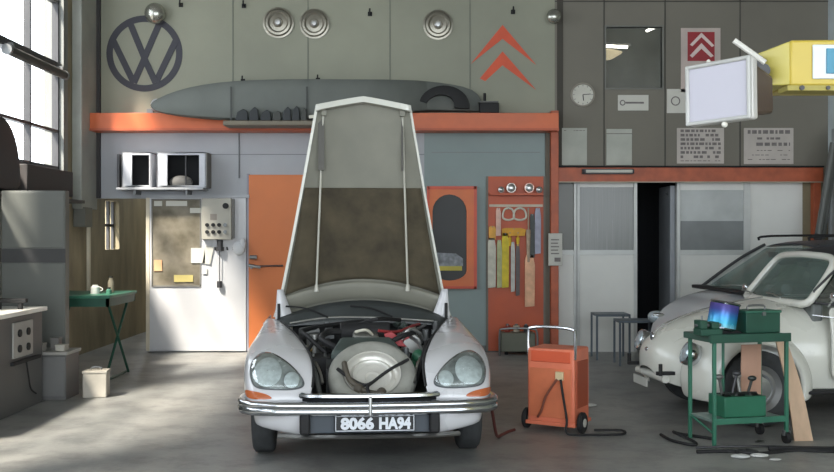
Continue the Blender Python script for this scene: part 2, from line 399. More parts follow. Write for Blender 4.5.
ob('door_edge', MB().box(X(247.5), X(249.5), YB - 0.065, YB - 0.005, 0.02, Z(174)), mat('grey_lilac_edge', (150, 148, 158), 0.5), od)
hd = ob('handle', MB().cyl((X(251), YB - 0.1, Z(257)), (X(258), YB - 0.1, Z(257)), 0.03, 12).cyl((X(253), YB - 0.06, Z(267)), (X(253), YB - 0.14, Z(267)), 0.02, 10).cyl((X(250), YB - 0.13, Z(265)), (X(262), YB - 0.13, Z(267)), 0.022, 10), m_steel, od)
ob('lock_bar', MB().cyl((X(258), YB - 0.08, Z(266)), (X(284), YB - 0.08, Z(265.5)), 0.012, 8), mat('dark_bar', (80, 66, 62), 0.5), od)

# marks painted on the wall
def pxpoly(pts, cx, cy, k):    # crop pixels -> local metres on the wall
    return [((x - cx) * k, -(y - cy) * k) for x, y in pts]
kk = YB / 1000
lg = thing('painted_emblem', 'large dark round emblem of V over W painted high on the left of the wall', 'emblem', W(144.5, 53.6, YB - 0.001))
ring = MB(); n = 64; ro, ri = 38 * kk, 31.6 * kk
rw = [[(r * math.cos(2 * PI * i / n), y, r * math.sin(2 * PI * i / n)) for i in range(n)] for r, y in ((ro, 0), (ro, -0.008), (ri, -0.008), (ri, 0))]
ring.grid(rw + [rw[0]], True)
m_logo = mat('slate_logo_paint', (54, 54, 62), 0.6)
ob('ring', ring, m_logo, lg)
def bar(mb, a, b, w, y0=-0.008, y1=0):
    a = Vector(a); b = Vector(b); d = (b - a).normalized(); nn = Vector((-d.y, d.x)) * w / 2
    mb.prism([tuple(a + nn), tuple(b + nn), tuple(b - nn), tuple(a - nn)], y0, y1)
k3 = kk / 3.21
def q(x, y): return ((x - 207) * k3, -(y - 172) * k3)
vm = MB(); bar(vm, q(163, 80), q(207, 186), 6.2 * kk, -0.0090); bar(vm, q(253, 80), q(207, 186), 6.2 * kk, -0.0095)
ob('letter_v', vm, m_logo, lg)
wm = MB(); bar(wm, q(106, 128), q(173, 266), 6.2 * kk, -0.0100); bar(wm, q(309, 128), q(243, 266), 6.2 * kk, -0.0105)
bar(wm, q(173, 266), q(209, 184), 6.2 * kk, -0.0110); bar(wm, q(243, 266), q(205, 184), 6.2 * kk, -0.0115)
ob('letter_w', wm, m_logo, lg)
ch = thing('painted_emblem', 'two large orange-red chevrons painted on the wall above the orange beam', 'emblem', W(502.5, 52, YB - 0.001))
k4 = kk / 3.63
m_chev = mat('chevron_paint', (206, 86, 56), 0.6)
def cv(pts): return pxpoly(pts, 590, 190, k4)
ob('chevron', MB().prism(cv([(590, 92), (712, 237), (600, 150), (590, 142), (580, 150), (475, 233)]), -0.007, 0), m_chev, ch)
ob('chevron', MB().prism(cv([(590, 188), (712, 328), (600, 246), (590, 238), (527, 296), (508, 286)]), -0.007, 0), m_chev, ch)

# orange beam with the covered shape on it
bm_ = struct('beam_back', MB().box(XL + 0.02, X(555.5), YB - 0.32, YB, 3.02, 3.26), m_orange, bev=0.004)
ob('lower_lip', MB().box(XL + 0.02, X(555.5), YB - 0.34, YB - 0.30, 3.02, 3.05), mat('beam_lip_paint', (176, 84, 50), 0.5), bm_)
YS = YB - 0.18; YL = 13.28
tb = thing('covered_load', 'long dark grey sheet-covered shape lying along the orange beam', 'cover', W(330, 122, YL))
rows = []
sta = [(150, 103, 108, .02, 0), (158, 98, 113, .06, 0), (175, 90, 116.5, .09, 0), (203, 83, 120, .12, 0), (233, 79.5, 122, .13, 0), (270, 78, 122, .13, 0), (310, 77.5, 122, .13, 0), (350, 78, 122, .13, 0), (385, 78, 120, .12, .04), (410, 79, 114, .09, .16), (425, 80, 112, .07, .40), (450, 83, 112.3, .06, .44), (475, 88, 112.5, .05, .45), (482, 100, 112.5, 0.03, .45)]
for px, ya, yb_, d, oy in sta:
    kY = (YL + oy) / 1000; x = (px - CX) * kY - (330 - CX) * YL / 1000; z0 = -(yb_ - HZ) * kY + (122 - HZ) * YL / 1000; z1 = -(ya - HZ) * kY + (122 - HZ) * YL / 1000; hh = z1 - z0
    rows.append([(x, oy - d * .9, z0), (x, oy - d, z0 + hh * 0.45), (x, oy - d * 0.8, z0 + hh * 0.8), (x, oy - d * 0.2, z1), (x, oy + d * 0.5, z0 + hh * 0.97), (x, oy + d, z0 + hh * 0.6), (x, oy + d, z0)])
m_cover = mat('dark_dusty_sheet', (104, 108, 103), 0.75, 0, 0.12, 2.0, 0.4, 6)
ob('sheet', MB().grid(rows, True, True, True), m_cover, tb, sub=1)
for px in (233, 308):
    x = (px - 330) * YL / 1000
    ob('strap', MB().box(x - 0.01, x + 0.01, -0.142, -0.134, 0, 0.45), mat('dark_strap', (70, 72, 70), 0.7), tb)
rl = tag(ob('metal_rail', MB().box(W(226, 0, YL).x, W(402, 0, YL).x, YL - 0.21, YB - 0.345, W(0, 127, YL).z, W(0, 122.3, YL).z), mat('dull_brown_rail', (112, 104, 88), 0.5), None, bev=0.01), 'dull brown metal rail along the front of the orange beam, carrying the covered shape', 'rail')
spec = [(242, 12, 13), (254, 14, 10), (266, 11, 11), (277, 10, 9), (287, 14, 9), (296, 15, 8), (304, 13, 6)]
labs = ['widest dark part, leftmost of the row in front of the covered shape', 'dark part second from the left in the row before the covered shape', 'dark part third from the left in the row before the covered shape', 'dark part in the middle of the row before the covered shape', 'dark part third from the right in the row before the covered shape', 'tallest dark part, second from the right in the row before the covered shape', 'narrowest dark part, rightmost of the row before the covered shape']
for (px, h, w_), lb in zip(spec, labs):
    yy = YL - 0.16; k = yy / 1000
    mb = MB(); mb.prism([(-w_ / 2 * k, 0), (w_ / 2 * k, 0), (w_ * .42 * k, h * .8 * k), (w_ * .1 * k, h * k), (-w_ * .35 * k, h * .7 * k)], -0.03, 0.015)
    o = ob('spare_part', mb, mat('dark_part_%d' % (px % 3), [(48, 52, 50), (58, 60, 56), (40, 44, 46)][px % 3], 0.6), None, bev=0.008); o.location = (W(px, 0, yy).x, yy, W(0, 122.3, YL).z + 0.001)
    tag(o, lb, 'car part', 'dark parts in a row in front of the covered shape')
# spot lamp on beam left
sl = thing('work_lamp', 'small white spot lamp on the left end of the orange beam', 'lamp', (W(158, 0, YB - .12).x, YB - 0.12, 3.262))
mb = MB(); mb.x = Matrix.Translation((0, -0.02, 0.12)) @ Matrix.Rotation(0.5, 4, 'Z') @ Matrix.Rotation(-0.4, 4, 'X'); mb.lathe([(0.0, 0.1), (0.04, 0.1), (0.08, 0.05), (0.095, 0.0), (0.095, -0.02), (0.085, -0.03), (0, -0.03)], 20, 'y')
ob('lamp_head', mb, mat('lamp_white', (214, 216, 220), 0.3), sl)
ob('bracket', MB().cyl((0, 0, 0), (0, 0, 0.1), 0.02, 8).box(-0.09, 0.16, -0.04, 0.04, 0, 0.02).box(-.14, -.06, -.05, .02, 0, 0.07), m_steel, sl)
# black mudguard and black box on beam
mg = MB(); rows = []
YM = 13.55; r = 24 * YM / 1000
for i in range(15):
    t = math.radians(165 - i * 170 / 14); th_ = .10 + .10 * i / 14
    row = []
    for dy, ri_ in ((-0.05, r - .03), (-0.04, r - .005), (0, r), (0.04, r - .005), (0.05, r - .03), (0.05, r - th_), (-0.05, r - th_)):
        row.append((ri_ * 1.08 * math.cos(t), dy, .085 + ri_ * .9 * math.sin(t)))
    rows.append(row)
mg.grid(rows, True, True, True)
o = ob('mudguard', mg, m_black, None, ang=50); o.location = (W(444, 0, YM).x, YM, 3.262)
tag(o, 'black curved mudguard standing on the orange beam', 'mudguard')
o = thing('black_case', 'small black case beside the curved mudguard on the beam', 'case', (W(489, 0, 13.6).x, 13.6, 3.262))
ob('body', MB().box(-0.13, 0.13, -0.1, 0.08, 0, 0.14), m_black, o, bev=0.01); ob('lid', MB().box(-0.14, 0.12, -0.11, 0.1, 0.14, 0.16), mat('grey_lid', (88, 88, 84), 0.5), o)
ob('handle', MB().cyl((-0.06, 0, 0.16), (-0.06, 0, 0.28), 0.02, 8), m_black, o)

# hubcaps and round lamps on the wall
def hubcap(px, py, rpx, lb):
    r = rpx * kk
    t = thing('hubcap', lb, 'hubcap', W(px, py, YB), group='round chrome hubcaps hung high on the wall')
    ob('disc', MB().lathe([(0, -0.05), (0.25 * r, -0.052), (0.32 * r, -0.035), (0.55 * r, -0.03), (0.66 * r, -0.055), (0.8 * r, -0.05), (0.88 * r, -0.025), (r, -0.02), (r, -0.004), (0, -0.004)], 36, 'y'), mat('hubcap_metal', (150, 146, 134), 0.35, 0.85), t)
    ob('centre_cap', MB().lathe([(0, -0.07), (0.15 * r, -0.068), (0.24 * r, -0.05), (0, -0.05)], 24, 'y'), m_dullchrome, t)
hubcap(278.5, 23, 15.5, 'left of the pair of chrome hubcaps above the covered shape')
hubcap(314.5, 24, 15, 'right of the pair of chrome hubcaps above the covered shape')
hubcap(438, 25, 15, 'single chrome hubcap hung between the pair and the orange chevrons')
def globe(px, py, rpx, lb):
    r = rpx * kk
    t = thing('globe_lamp', lb, 'lamp', W(px, py, YB), group='round glass bulkhead lamps on the wall')
    ob('base', MB().lathe([(0, -0.04), (r * .8, -0.04), (r * .8, -0.002), (0, -0.002)], 24, 'y'), m_steel, t)
    ob('glass_globe', MB().ball((0, -0.1, 0), (r, r * .8, r)), mat('clouded_glass', (176, 176, 166), 0.22, 0.75, .2, 8), t)
globe(157, 15, 10.5, 'round glass lamp overlapping the top of the dark round emblem')
globe(553, 18, 7.5, 'smaller round glass lamp right of the orange chevrons')
for px, py, lb in ((181, 5, 'tiny dark hook right of the round glass lamp'), (244, 6, 'tiny dark hook left of the pair of hubcaps'), (370, 14, 'dark hook between the pair of hubcaps and the single hubcap'), (513, 12, 'tiny dark hook above the orange chevrons'), (243, 81, 'dark hook at the top of the first strap'), (318, 80, 'dark hook at the top of the second strap')):
    o = ob('wall_hook', MB().tube([(0, 0, 0), (0, -0.05, 0), (0, -0.07, 0.03), (0, -0.06, 0.06)], 0.012, 6).box(-0.03, 0.03, -0.008, 0, -0.03, 0.03), m_black); o.location = W(px, py, YB)
    tag(o, lb, 'hook', 'dark hooks on the upper wall')

# open metal cases on wall bracket
YW = YB - 0.3
def wall_case(pxa, pxb, lb, inner, depth=0.28):
    x0, x1 = W(pxa, 0, YW).x, W(pxb, 0, YW).x; z0, z1 = W(0, 187.5, YW).z, W(0, 152.5, YW).z
    t = thing('metal_case', lb, 'case', ((x0 + x1) / 2, YW, z0)); w = x1 - x0; h = z1 - z0
    a, b_ = W(inner[0], 0, YW).x - (x0 + x1) / 2, W(inner[1], 0, YW).x - (x0 + x1) / 2
    m1 = mat('white_enamel_case', (196, 198, 204), 0.4)
    mb = wall_cells(-w / 2, w / 2, 0, h, [(a, b_, 0.03, h - 0.035)], 0, 0.02)
    mb.box(-w / 2, -w / 2 + .015, 0, depth, 0, h).box(w / 2 - .015, w / 2, 0, depth, 0, h).box(-w / 2, w / 2, 0, depth, 0, .015).box(-w / 2, w / 2, 0, depth, h - .015, h)
    ob('shell', mb, m1, t, bev=0.004)
    ob('back_panel', MB().box(-w / 2, w / 2, depth - .01, depth, 0, h), m_dark, t)
    return t, a, b_, h
wall_case(122, 151, 'narrower open white case on the left of the wall bracket', (132, 149))
t, a, b_, h = wall_case(157, 206, 'wider open white case on the right of the wall bracket', (167.5, 199))
ob('divider', MB().box((a + b_) / 2 + 0.02, (a + b_) / 2 + 0.035, 0.02, 0.05, 0.03, h - .03), m_frame, t)
ob('filter_roll', MB().ball((a + 0.15, 0.14, 0.08), (0.16, 0.1, 0.09)), mat('grey_roll', (120, 118, 114), 0.8), t)
o = ob('side_panel', MB().box(0.33, 0.345, 0, 0.28, 0.0, h), mat('case_side_grey', (120, 118, 112), 0.6), t)
tag(ob('metal_strip', MB().box(W(116.5, 0, YW).x, W(119, 0, YW).x, YW + 0.02, YB, W(0, 187, YW).z, W(0, 154, YW).z), m_frame, None, bev=0.003), 'slim dark upright strip left of the open white cases', 'strip')
br = thing('wall_bracket', 'pale metal bracket shelf carrying the two open white cases', 'shelf', (W(160, 0, YW).x, YW, W(0, 187.5, YW).z - 0.03))
w_ = (W(206, 0, YW).x - W(119, 0, YW).x)
ob('shelf_board', MB().box(-w_ / 2, w_ / 2, -0.02, 0.3, 0, 0.03), mat('bracket_grey', (168, 170, 174), 0.5), br, bev=0.003)
for s_ in (-0.35, 0.35): ob('strut', MB().prism([(-.0, 0)], 0, 0) if False else MB().box(s_ - .015, s_ + .015, 0.02, 0.3, -0.06, 0), m_steel, br)

# control box with buttons
cb = thing('control_box', 'pale control box with rows of dark buttons beside the glazed door', 'control box', W(217, 219, YB - 0.12))
kx = (YB - .15) / 1000
ob('housing', MB().box(-15 * kx, 15 * kx, -0.05, 0.07, -20.5 * kx, 20.5 * kx), mat('control_beige', (176, 172, 160), 0.5), cb, bev=0.008)
ob('side_cheek', MB().box(15 * kx, 17 * kx, -0.03, 0.07, -19 * kx, 20 * kx), mat('control_side', (112, 110, 106), 0.5), cb)
for r_, (yy, xs) in enumerate(((6, (-9, -3, 3, 9)), (13, (-9, -3, 3, 9)))):
    for x_ in xs:
        ob('button', MB().cyl((x_ * kx, -0.05, -yy * kx), (x_ * kx, -0.075, -yy * kx), 0.026, 12), m_black if x_ < 8 else m_steel, cb)
ob('dial', MB().cyl((9.5 * kx, -0.05, 13 * kx), (9.5 * kx, -0.08, 13 * kx), 0.04, 16), m_black, cb)
ob('name_plate', MB().box(-6 * kx, 0.5 * kx, -0.053, -0.05, -1 * kx, 5 * kx), mat('plate_grey', (140, 132, 124), 0.5), cb)
# coat rail and hanging tools
hk = thing('hook_rail', 'grey hook rail on the pale wall below the control box', 'hook rail', W(228, 249, YB - 0.05))
ob('rail', MB().box(-20 * kk, 18 * kk, -0.01, 0.02, -0.02, 0.02), m_steel, hk)
for x_ in (-12, -8, 0, 6, 12): ob('hook', MB().tube([(x_ * kk, -0.01, 0), (x_ * kk, -0.06, -0.01), (x_ * kk, -0.07, 0.03)], 0.01, 6), m_frame, hk)
pt = thing('pull_switch', 'black pull switch hanging on a thin cord from the hook rail', 'switch', W(219.5, 284, YB - 0.11))
ob('cord', MB().cyl((0, 0, 0.03), (0, 0, 0.47), 0.006, 6), m_frame, pt); ob('grip', MB().cyl((0, 0, -0.05), (0, 0, 0.04), 0.035, 12), m_frame, pt, bev=0.006)
tag(ob('valve_body', MB().cyl(W(220, 247, YB - 0.11), W(220, 240, YB - 0.11), 0.04, 12).cyl(W(220, 251, YB - 0.11), W(220, 247, YB - 0.11), 0.055, 12), m_frame), 'dark round knob on the hook rail above the pull switch', 'knob')
tag(ob('cloth_rag', MB().ball(W(239, 248, YB - 0.12), (0.09, 0.05, 0.1)).ball(W(243, 244, YB - 0.12), (0.05, 0.04, 0.08)), mat('white_cloth', (206, 208, 210), 0.8), None, sub=1), 'white crumpled rag on the right end of the hook rail', 'rag')
def paper(name, pxa, pya, pxb, pyb, lb, m=None, Y=YB - 0.012, cat='notice', grp=None, rot=0):
    c = W((pxa + pxb) / 2, (pya + pyb) / 2, Y); k = Y / 1000; w = (pxb - pxa) * k / 2; h = (pyb - pya) * k / 2
    t = thing(name, lb, cat, c, group=grp, rot=(0, rot, 0))
    ob('sheet', MB().box(-w, w, 0, 0.008, -h, h), m or m_paper, t)
    return t, w, h
paper('paper_notice', 191, 248, 205, 263, 'white paper stuck on the right edge of the door glass', Y=YB - 0.09)
paper('paper_notice', 204, 246, 212, 264, 'white paper taped aslant beside the door glass', Y=YB - 0.09, rot=0.2)
paper('paper_notice', 202, 268, 207, 274, 'tiny white label below the papers beside the door glass', Y=YB - 0.09)
paper('sticker', 174, 275, 193, 282, 'pale yellow sticker low on the door glass', mat('yellow_sticker', (206, 190, 120), 0.6), Y=YB - 0.088, cat='sticker')
paper('sticker', 154, 260, 162, 271, 'orange and white round sticker at the left of the door glass', mat('orange_sticker', (206, 160, 120), 0.6), Y=YB - 0.088, cat='sticker')
paper('sticker', 166, 201, 187, 206, 'long white sticker along the top of the door glass', Y=YB - 0.088, cat='sticker')
paper('sticker', 154, 201, 162, 206, 'short white sticker in the top left corner of the door glass', Y=YB - 0.088, cat='sticker')
paper('sticker', 190, 208, 201, 213, 'small white sticker near the top right of the door glass', Y=YB - 0.088, cat='sticker')

# orange arched mirror panel
am = thing('arched_mirror', 'dark arched mirror in an orange frame beside the open hood', 'mirror', W(452, 237.5, YB - 0.03))
x0, x1, z0, z1 = -24 * kk, 24 * kk, -50 * kk, 50 * kk
def arch(cx, cz, hw, hh, n=10):
    p = []
    r = hw
    for i in range(n + 1): t = PI * i / n; p.append((cx + r * math.cos(t), cz + hh - r + r * math.sin(t) * 1.0))
    for i in range(n + 1): t = PI + PI * i / n; p.append((cx + r * math.cos(t), cz - hh + r * 0.6 + r * 0.6 * math.sin(t)))
    return p
inner = arch(-2.5 * kk, 0, 17 * kk, 43 * kk)
outer = []
for x_, z_ in inner:   # project on the rectangle
    dx, dz = x_ + 2.5 * kk, z_
    s_ = min((x1 + 0 * kk) / abs(dx) if abs(dx) > 1e-6 else 99, z1 / abs(dz) if abs(dz) > 1e-6 else 99)
    outer.append((max(x0, min(x1, dx * s_)), max(z0, min(z1, dz * s_))))
mb = MB(); rows = [[(a, -0.02, c) for a, c in outer], [(a, -0.02, c) for a, c in inner], [(a, 0.015, c) for a, c in inner]]
mb.grid(rows, True); ob('frame', mb, mat('orange_frame_paint', (210, 108, 52), 0.45), am)
rim = MB(); rim.box(x0 - .015, x0 + .02, -.035, .03, z0 - .015, z1 + .015).box(x1 - .03, x1 + .01, -.035, .03, z0 - .015, z1 + .015).box(x0, x1, -.035, .03, z1 - .025, z1 + .015).box(x0, x1, -.035, .03, z0 - .015, z0 + .02)
ob('rim', rim, mat('red_orange_rim', (200, 78, 50), 0.45), am)
mm = MB().add([(a, 0.012, c) for a, c in inner], [tuple(range(len(inner)))])
ob('mirror_glass', mm, mat('dark_mirror_glass', (30, 31, 29), 0.45, 0.0, 0.2, 2), am)  # dark reflection painted into the matte glass colour
ob('reflected_strip', MB().box(-19 * kk, 10 * kk, 0.0, 0.011, -33 * kk, -28.5 * kk), mat('reflected_yellow', (190, 176, 74), 0.6), am)  # yellow streak of the reflection, laid on as a coloured strip
ob('reflected_shape', MB().prism([(-17 * kk, -28.5 * kk), (11 * kk, -28.5 * kk), (11 * kk, -21 * kk), (4 * kk, -16 * kk), (-17 * kk, -15 * kk)], 0.0, 0.011), mat('reflected_grey', (126, 130, 134), 0.5, 0, 0.5, 14), am)  # pale part of the reflection, built as a flat patch

# orange tool board
tbd = thing('tool_board', 'tall orange board hung with tools and parts beside the orange post', 'tool board', (X(516), YB - 0.04, 0.02))
ob('board', MB().box(-28.5 * kk, 28.5 * kk, 0, 0.03, 0.0, Z(178)), mat('orange_board', (188, 86, 50), 0.5, 0, 0.08, 3), tbd, bev=0.004)
ob('frame', MB().box(-30 * kk, -28 * kk, -0.01, 0.035, 0, Z(178)).box(27 * kk, 29 * kk, -0.01, 0.035, 0, Z(178)), mat('grey_brown_frame', (112, 106, 96), 0.6), tbd)
ob('hanging_rail', MB().box(-27 * kk, 26 * kk, -0.03, 0, Z(207) - 0.02, Z(206)), mat('pale_rail', (188, 176, 156), 0.5), tbd)
ob('top_shelf', MB().box(-27 * kk, 26 * kk, -0.12, 0, Z(197), Z(195)), mat('orange_board', (0, 0, 0)), tbd)
YT = YB - 0.105
def hang(pxa, pxb, pya, pyb, rgb, lb, name='hanging_part', cat='tool', d=0.025, shape=0):
    k = YT / 1000; w = (pxb - pxa) * k / 2; h = (pyb - pya) * k
    c = W((pxa + pxb) / 2, pya, YT)
    t = thing(name, lb, cat, c, group='parts and tools hung on the orange board')
    m = mat('hung_%d_%d_%d' % rgb, rgb, 0.6, 0, 0.2, 9)
    mb = MB()
    if shape == 0: mb.prism([(-w, -h), (w * .9, -h * 0.985), (w, -h * .2), (w * .6, 0), (-w * .7, 0), (-w, -h * .1)], 0, d)
    elif shape == 1: mb.tube([(-w, d / 2, -h * .8), (-w * .8, d / 2, -h * .2), (0, d / 2, 0), (w * .8, d / 2, -h * .2), (w, d / 2, -h * .8), (0, d / 2, -h)], 0.014, 6, 4, True)
    else: mb.cyl((0, d / 2, -h), (0, d / 2, -h * .4), w * 0.6, 10, w).cyl((0, d / 2, -h * .4), (0, d / 2, 0), w * .3, 8)
    ob('body', mb, m, t)
    ob('peg', MB().cyl((0, -0.01, -0.012), (0, 0.064, -0.012), 0.008, 6), m_steel, t)
hang(488, 496, 238, 288, (196, 192, 176), 'long pale strip at the left edge of the orange board')
hang(497, 502, 240, 288, (170, 172, 128), 'greenish strip next to the pale strip on the orange board')
hang(502, 509, 233, 288, (206, 184, 44), 'long yellow tool hanging left of centre on the orange board')
hang(511, 515, 242, 292, (190, 188, 180), 'thin white strip right of the yellow tool')
hang(516, 520, 244, 296, (96, 88, 86), 'thin dark tool right of the white strip')
hang(525, 535, 255, 307, (222, 172, 136), 'long pink wooden strip hanging lowest on the board', name='wooden_strip')
hang(530, 535, 214, 258, (70, 74, 72), 'dark strap above the pink wooden strip')
hang(535, 541, 208, 254, (160, 160, 176), 'lilac cloth strip at the right edge of the orange board', name='cloth_strip')
hang(496, 501, 208, 236, (214, 176, 160), 'pale pink strip at the upper left of the board')
hang(502, 526, 228, 236, (206, 150, 40), 'bright amber bar laid across the middle of the board', name='amber_clamp')
hang(508, 512, 232, 246, (214, 176, 40), 'short yellow grip under the left of the amber bar', shape=2)
hang(516, 520, 232, 246, (214, 176, 40), 'short yellow grip under the right of the amber bar', shape=2)
hang(503, 514, 208, 220, (206, 202, 186), 'left white belt loop near the top of the board', shape=1, name='belt_loop')
hang(514, 526, 208, 220, (206, 202, 186), 'right white belt loop near the top of the board', shape=1, name='belt_loop')
hang(526, 531, 208, 262, (170, 150, 128), 'thin tan rod right of the belt loops', shape=2)
hang(489, 496, 226, 240, (216, 160, 70), 'small amber tag at the far left of the board')
for px, lb, c_ in ((501, 'left small part on top of the orange board', (150, 128, 118)), (511, 'round chrome lamp left of centre on top of the orange board', (190, 180, 170)), (529, 'round chrome lamp right of centre on top of the orange board', (200, 160, 146)), (539, 'right small part on top of the orange board', (120, 108, 104))):
    k = YT / 1000
    t = thing('round_lamp', lb, 'lamp', (W(px, 0, YT).x, YT, Z(195) + 0.02))
    r = (5.2 if px in (511, 529) else 3.4) * k
    mb = MB(); mb.x = Matrix.Translation((0, -0.01, r)); mb.lathe([(0, 0.04), (r * .6, 0.03), (r, 0), (r, -0.02), (r * .9, -0.03), (0, -0.035)], 20, 'y')
    ob('bowl', mb, mat('round_%d' % px, c_, 0.25, 0.7), t)
    mb = MB(); mb.x = Matrix.Translation((0, -0.01, r)); mb.lathe([(r * .8, -0.033), (r * .4, -0.045), (0, -0.05)], 20, 'y'); ob('lens', mb, m_dullchrome, t)

# telephone-like box on post
nb = thing('wall_box', 'white box with a printed card fixed on the orange post', 'box', W(555.5, 249.5, YB - 0.2))
ob('case', MB().box(-6.8 * kk, 6.8 * kk, 0, 0.04, -16 * kk, 16 * kk), mat('box_white', (186, 184, 174), 0.5), nb, bev=0.006)
mb = MB()
for i in range(5): mb.box(-4.5 * kk, (3.5 - i % 2) * kk, -0.003, 0, (9 - i * 3.4) * kk, (10.2 - i * 3.4) * kk)
mb.box(-1 * kk, 5 * kk, -0.004, 0, -12 * kk, -8 * kk); ob('print', mb, m_ink, nb)

# clock
ck = thing('wall_clock', 'round white wall clock on the brown boards', 'clock', W(582.5, 95, YB))
r = 12 * kk
ob('case', MB().lathe([(0, -0.03), (r * .86, -0.03), (r * .9, -0.045), (r, -0.04), (r, -0.002), (0, -0.002)], 36, 'y'), mat('clock_case', (150, 144, 132), 0.5), ck)
ob('face', MB().cyl((0, -0.034, 0), (0, -0.03, 0), r * .86, 32), mat('clock_face', (200, 198, 186), 0.6), ck)
mb = MB(); bar(mb, (0, 0), (r * .05, -r * .5), 0.012, -0.04, -0.036); bar(mb, (0, 0), (r * .65, r * .05), 0.009, -0.04, -0.036); ob('hands', mb, m_black, ck)
mb = MB()
for i in range(12):
    t = i * PI / 6; bar(mb, (r * .7 * math.cos(t), r * .7 * math.sin(t)), (r * .82 * math.cos(t), r * .82 * math.sin(t)), 0.008, -0.037, -0.034)
ob('hour_marks', mb, m_ink, ck)
# red chevron sign
t, w, h = paper('chevron_sign', 681, 28, 720.5, 92, 'white sign with two chevrons on a red square above the lamp', mat('sign_board_white', (190, 176, 168), 0.6), cat='sign')
ob('red_panel', MB().box((687.5 - 700.7) * kk, (714.5 - 700.7) * kk, -0.004, 0, (60 - 61) * kk, (60 - 32) * kk), mat('sign_red', (150, 34, 42), 0.5), t)
m_sw = mat('sign_white', (220, 200, 194), 0.6)
def sc(pts): return [((x - 667) / 5.56 * kk - 0.0, ((215 - y) / 5.56 + 12.5) * kk) for x, y in pts]
ob('chevron', MB().prism(sc([(670, 133), (742, 205), (728, 212), (670, 158), (620, 208), (606, 200)]), -0.008, -0.004), m_sw, t)
ob('chevron', MB().prism(sc([(670, 190), (738, 262), (722, 270), (670, 222), (620, 272), (606, 260)]), -0.008, -0.004), m_sw, t)
# notices
def lines(t, w, h, rows, seed, m=None, mb=None, last=True, lo=0.12, hi=0.9, z0=0.8, z1=-0.75, th=0.014, chunk=0.05):
    rnd = random.Random(seed); mb = mb or MB()
    for i in range(rows):
        z = h * (z0 + (z1 - z0) * i / max(1, rows - 1)); x = -w * .85
        while x < w * .82:
            L_ = rnd.uniform(chunk * .5, chunk * 1.4)
            if rnd.random() < 0.82: mb.box(x, min(x + L_, w * .86), -0.002, 0, z - th / 2, z + th / 2)
            x += L_ + chunk * 0.35
    if last: ob('print', mb, m or m_ink, t)
    return mb
t, w, h = paper('notice_sheet', 618, 95, 648.5, 110.5, 'small white notice just below the upper office window', grp='notices on the brown boards'); ob('print', MB().box(-w * .5, w * .7, -0.002, 0, -.012, .012), m_ink, t)
ob('mark', MB().lathe([(0.025, -0.003), (0.04, -0.003), (0.04, 0), (0.025, 0)], 16, 'y', (-w * .7, 0, 0)), m_ink, t)
t, w, h = paper('notice_sheet', 667, 89, 687, 113, 'white square notice half hidden behind the floodlight', grp='notices on the brown boards')
ob('mark', MB().lathe([(0.05, -0.003), (0.065, -0.003), (0.065, 0), (0.05, 0)], 16, 'y', (-0.02, 0, 0)), m_ink, t)
t, w, h = paper('notice_sheet', 562, 128, 587, 165, 'plain pale sheet below the clock at the left', grp='notices on the brown boards', m=mat('grey_paper', (178, 180, 170), 0.8)); lines(t, w, h, 1, 5, z0=0.86, chunk=0.03, th=0.008)
t, w, h = paper('notice_sheet', 606.5, 129, 632, 165, 'plain pale sheet with a top band right of the one under the clock', grp='notices on the brown boards', m=mat('grey_paper', (0, 0, 0)))
ob('top_band', MB().box(-w, w, -0.002, 0, h * .72, h * .76), m_ink, t)
m_pink = mat('pinkish_paper', (190, 182, 174), 0.8)
t, w, h = paper('notice_board', 677, 128, 724, 163.5, 'densely printed notice board directly below the floodlight', m=m_pink, grp='notices on the brown boards'); q_ = lines(t, w, h, 7, 11, z0=.84, z1=-.62, th=0.036, chunk=0.05, last=False); lines(t, w, h, 1, 12, mb=q_, z0=-.85, th=0.01)
t, w, h = paper('notice_board', 744, 128, 793.5, 164, 'lightly printed notice board right of the densely printed one', m=m_pink, grp='notices on the brown boards'); q_ = lines(t, w * 1.0, h, 1, 21, z0=.78, th=0.05, chunk=0.06, last=False); lines(t, w * .55, h, 1, 22, mb=q_, last=False, z0=.42, th=0.03); lines(t, w, h, 1, 23, mb=q_, last=False, z0=.1, th=0.045, chunk=0.07); lines(t, w, h, 3, 24, mb=q_, z0=-.25, z1=-.75, th=0.01)
# small tube fixture under notices
fx = thing('tube_light', 'slim unlit tube light on the front of the dull orange beam', 'lamp', W(607.5, 171.5, YB - 0.17))
ob('tube', MB().cyl((-22 * kk, -0.03, 0), (24 * kk, -0.03, 0), 0.022, 10), m_paper, fx)
ob('fitting', MB().box(-25 * kk, 25 * kk, 0.0, 0.04, -0.035, 0.035).cyl((-25 * kk, -0.03, 0), (-22 * kk, -0.03, 0), 0.03, 10).cyl((24 * kk, -0.03, 0), (25.5 * kk, -0.03, 0), 0.03, 10), m_frame, fx)

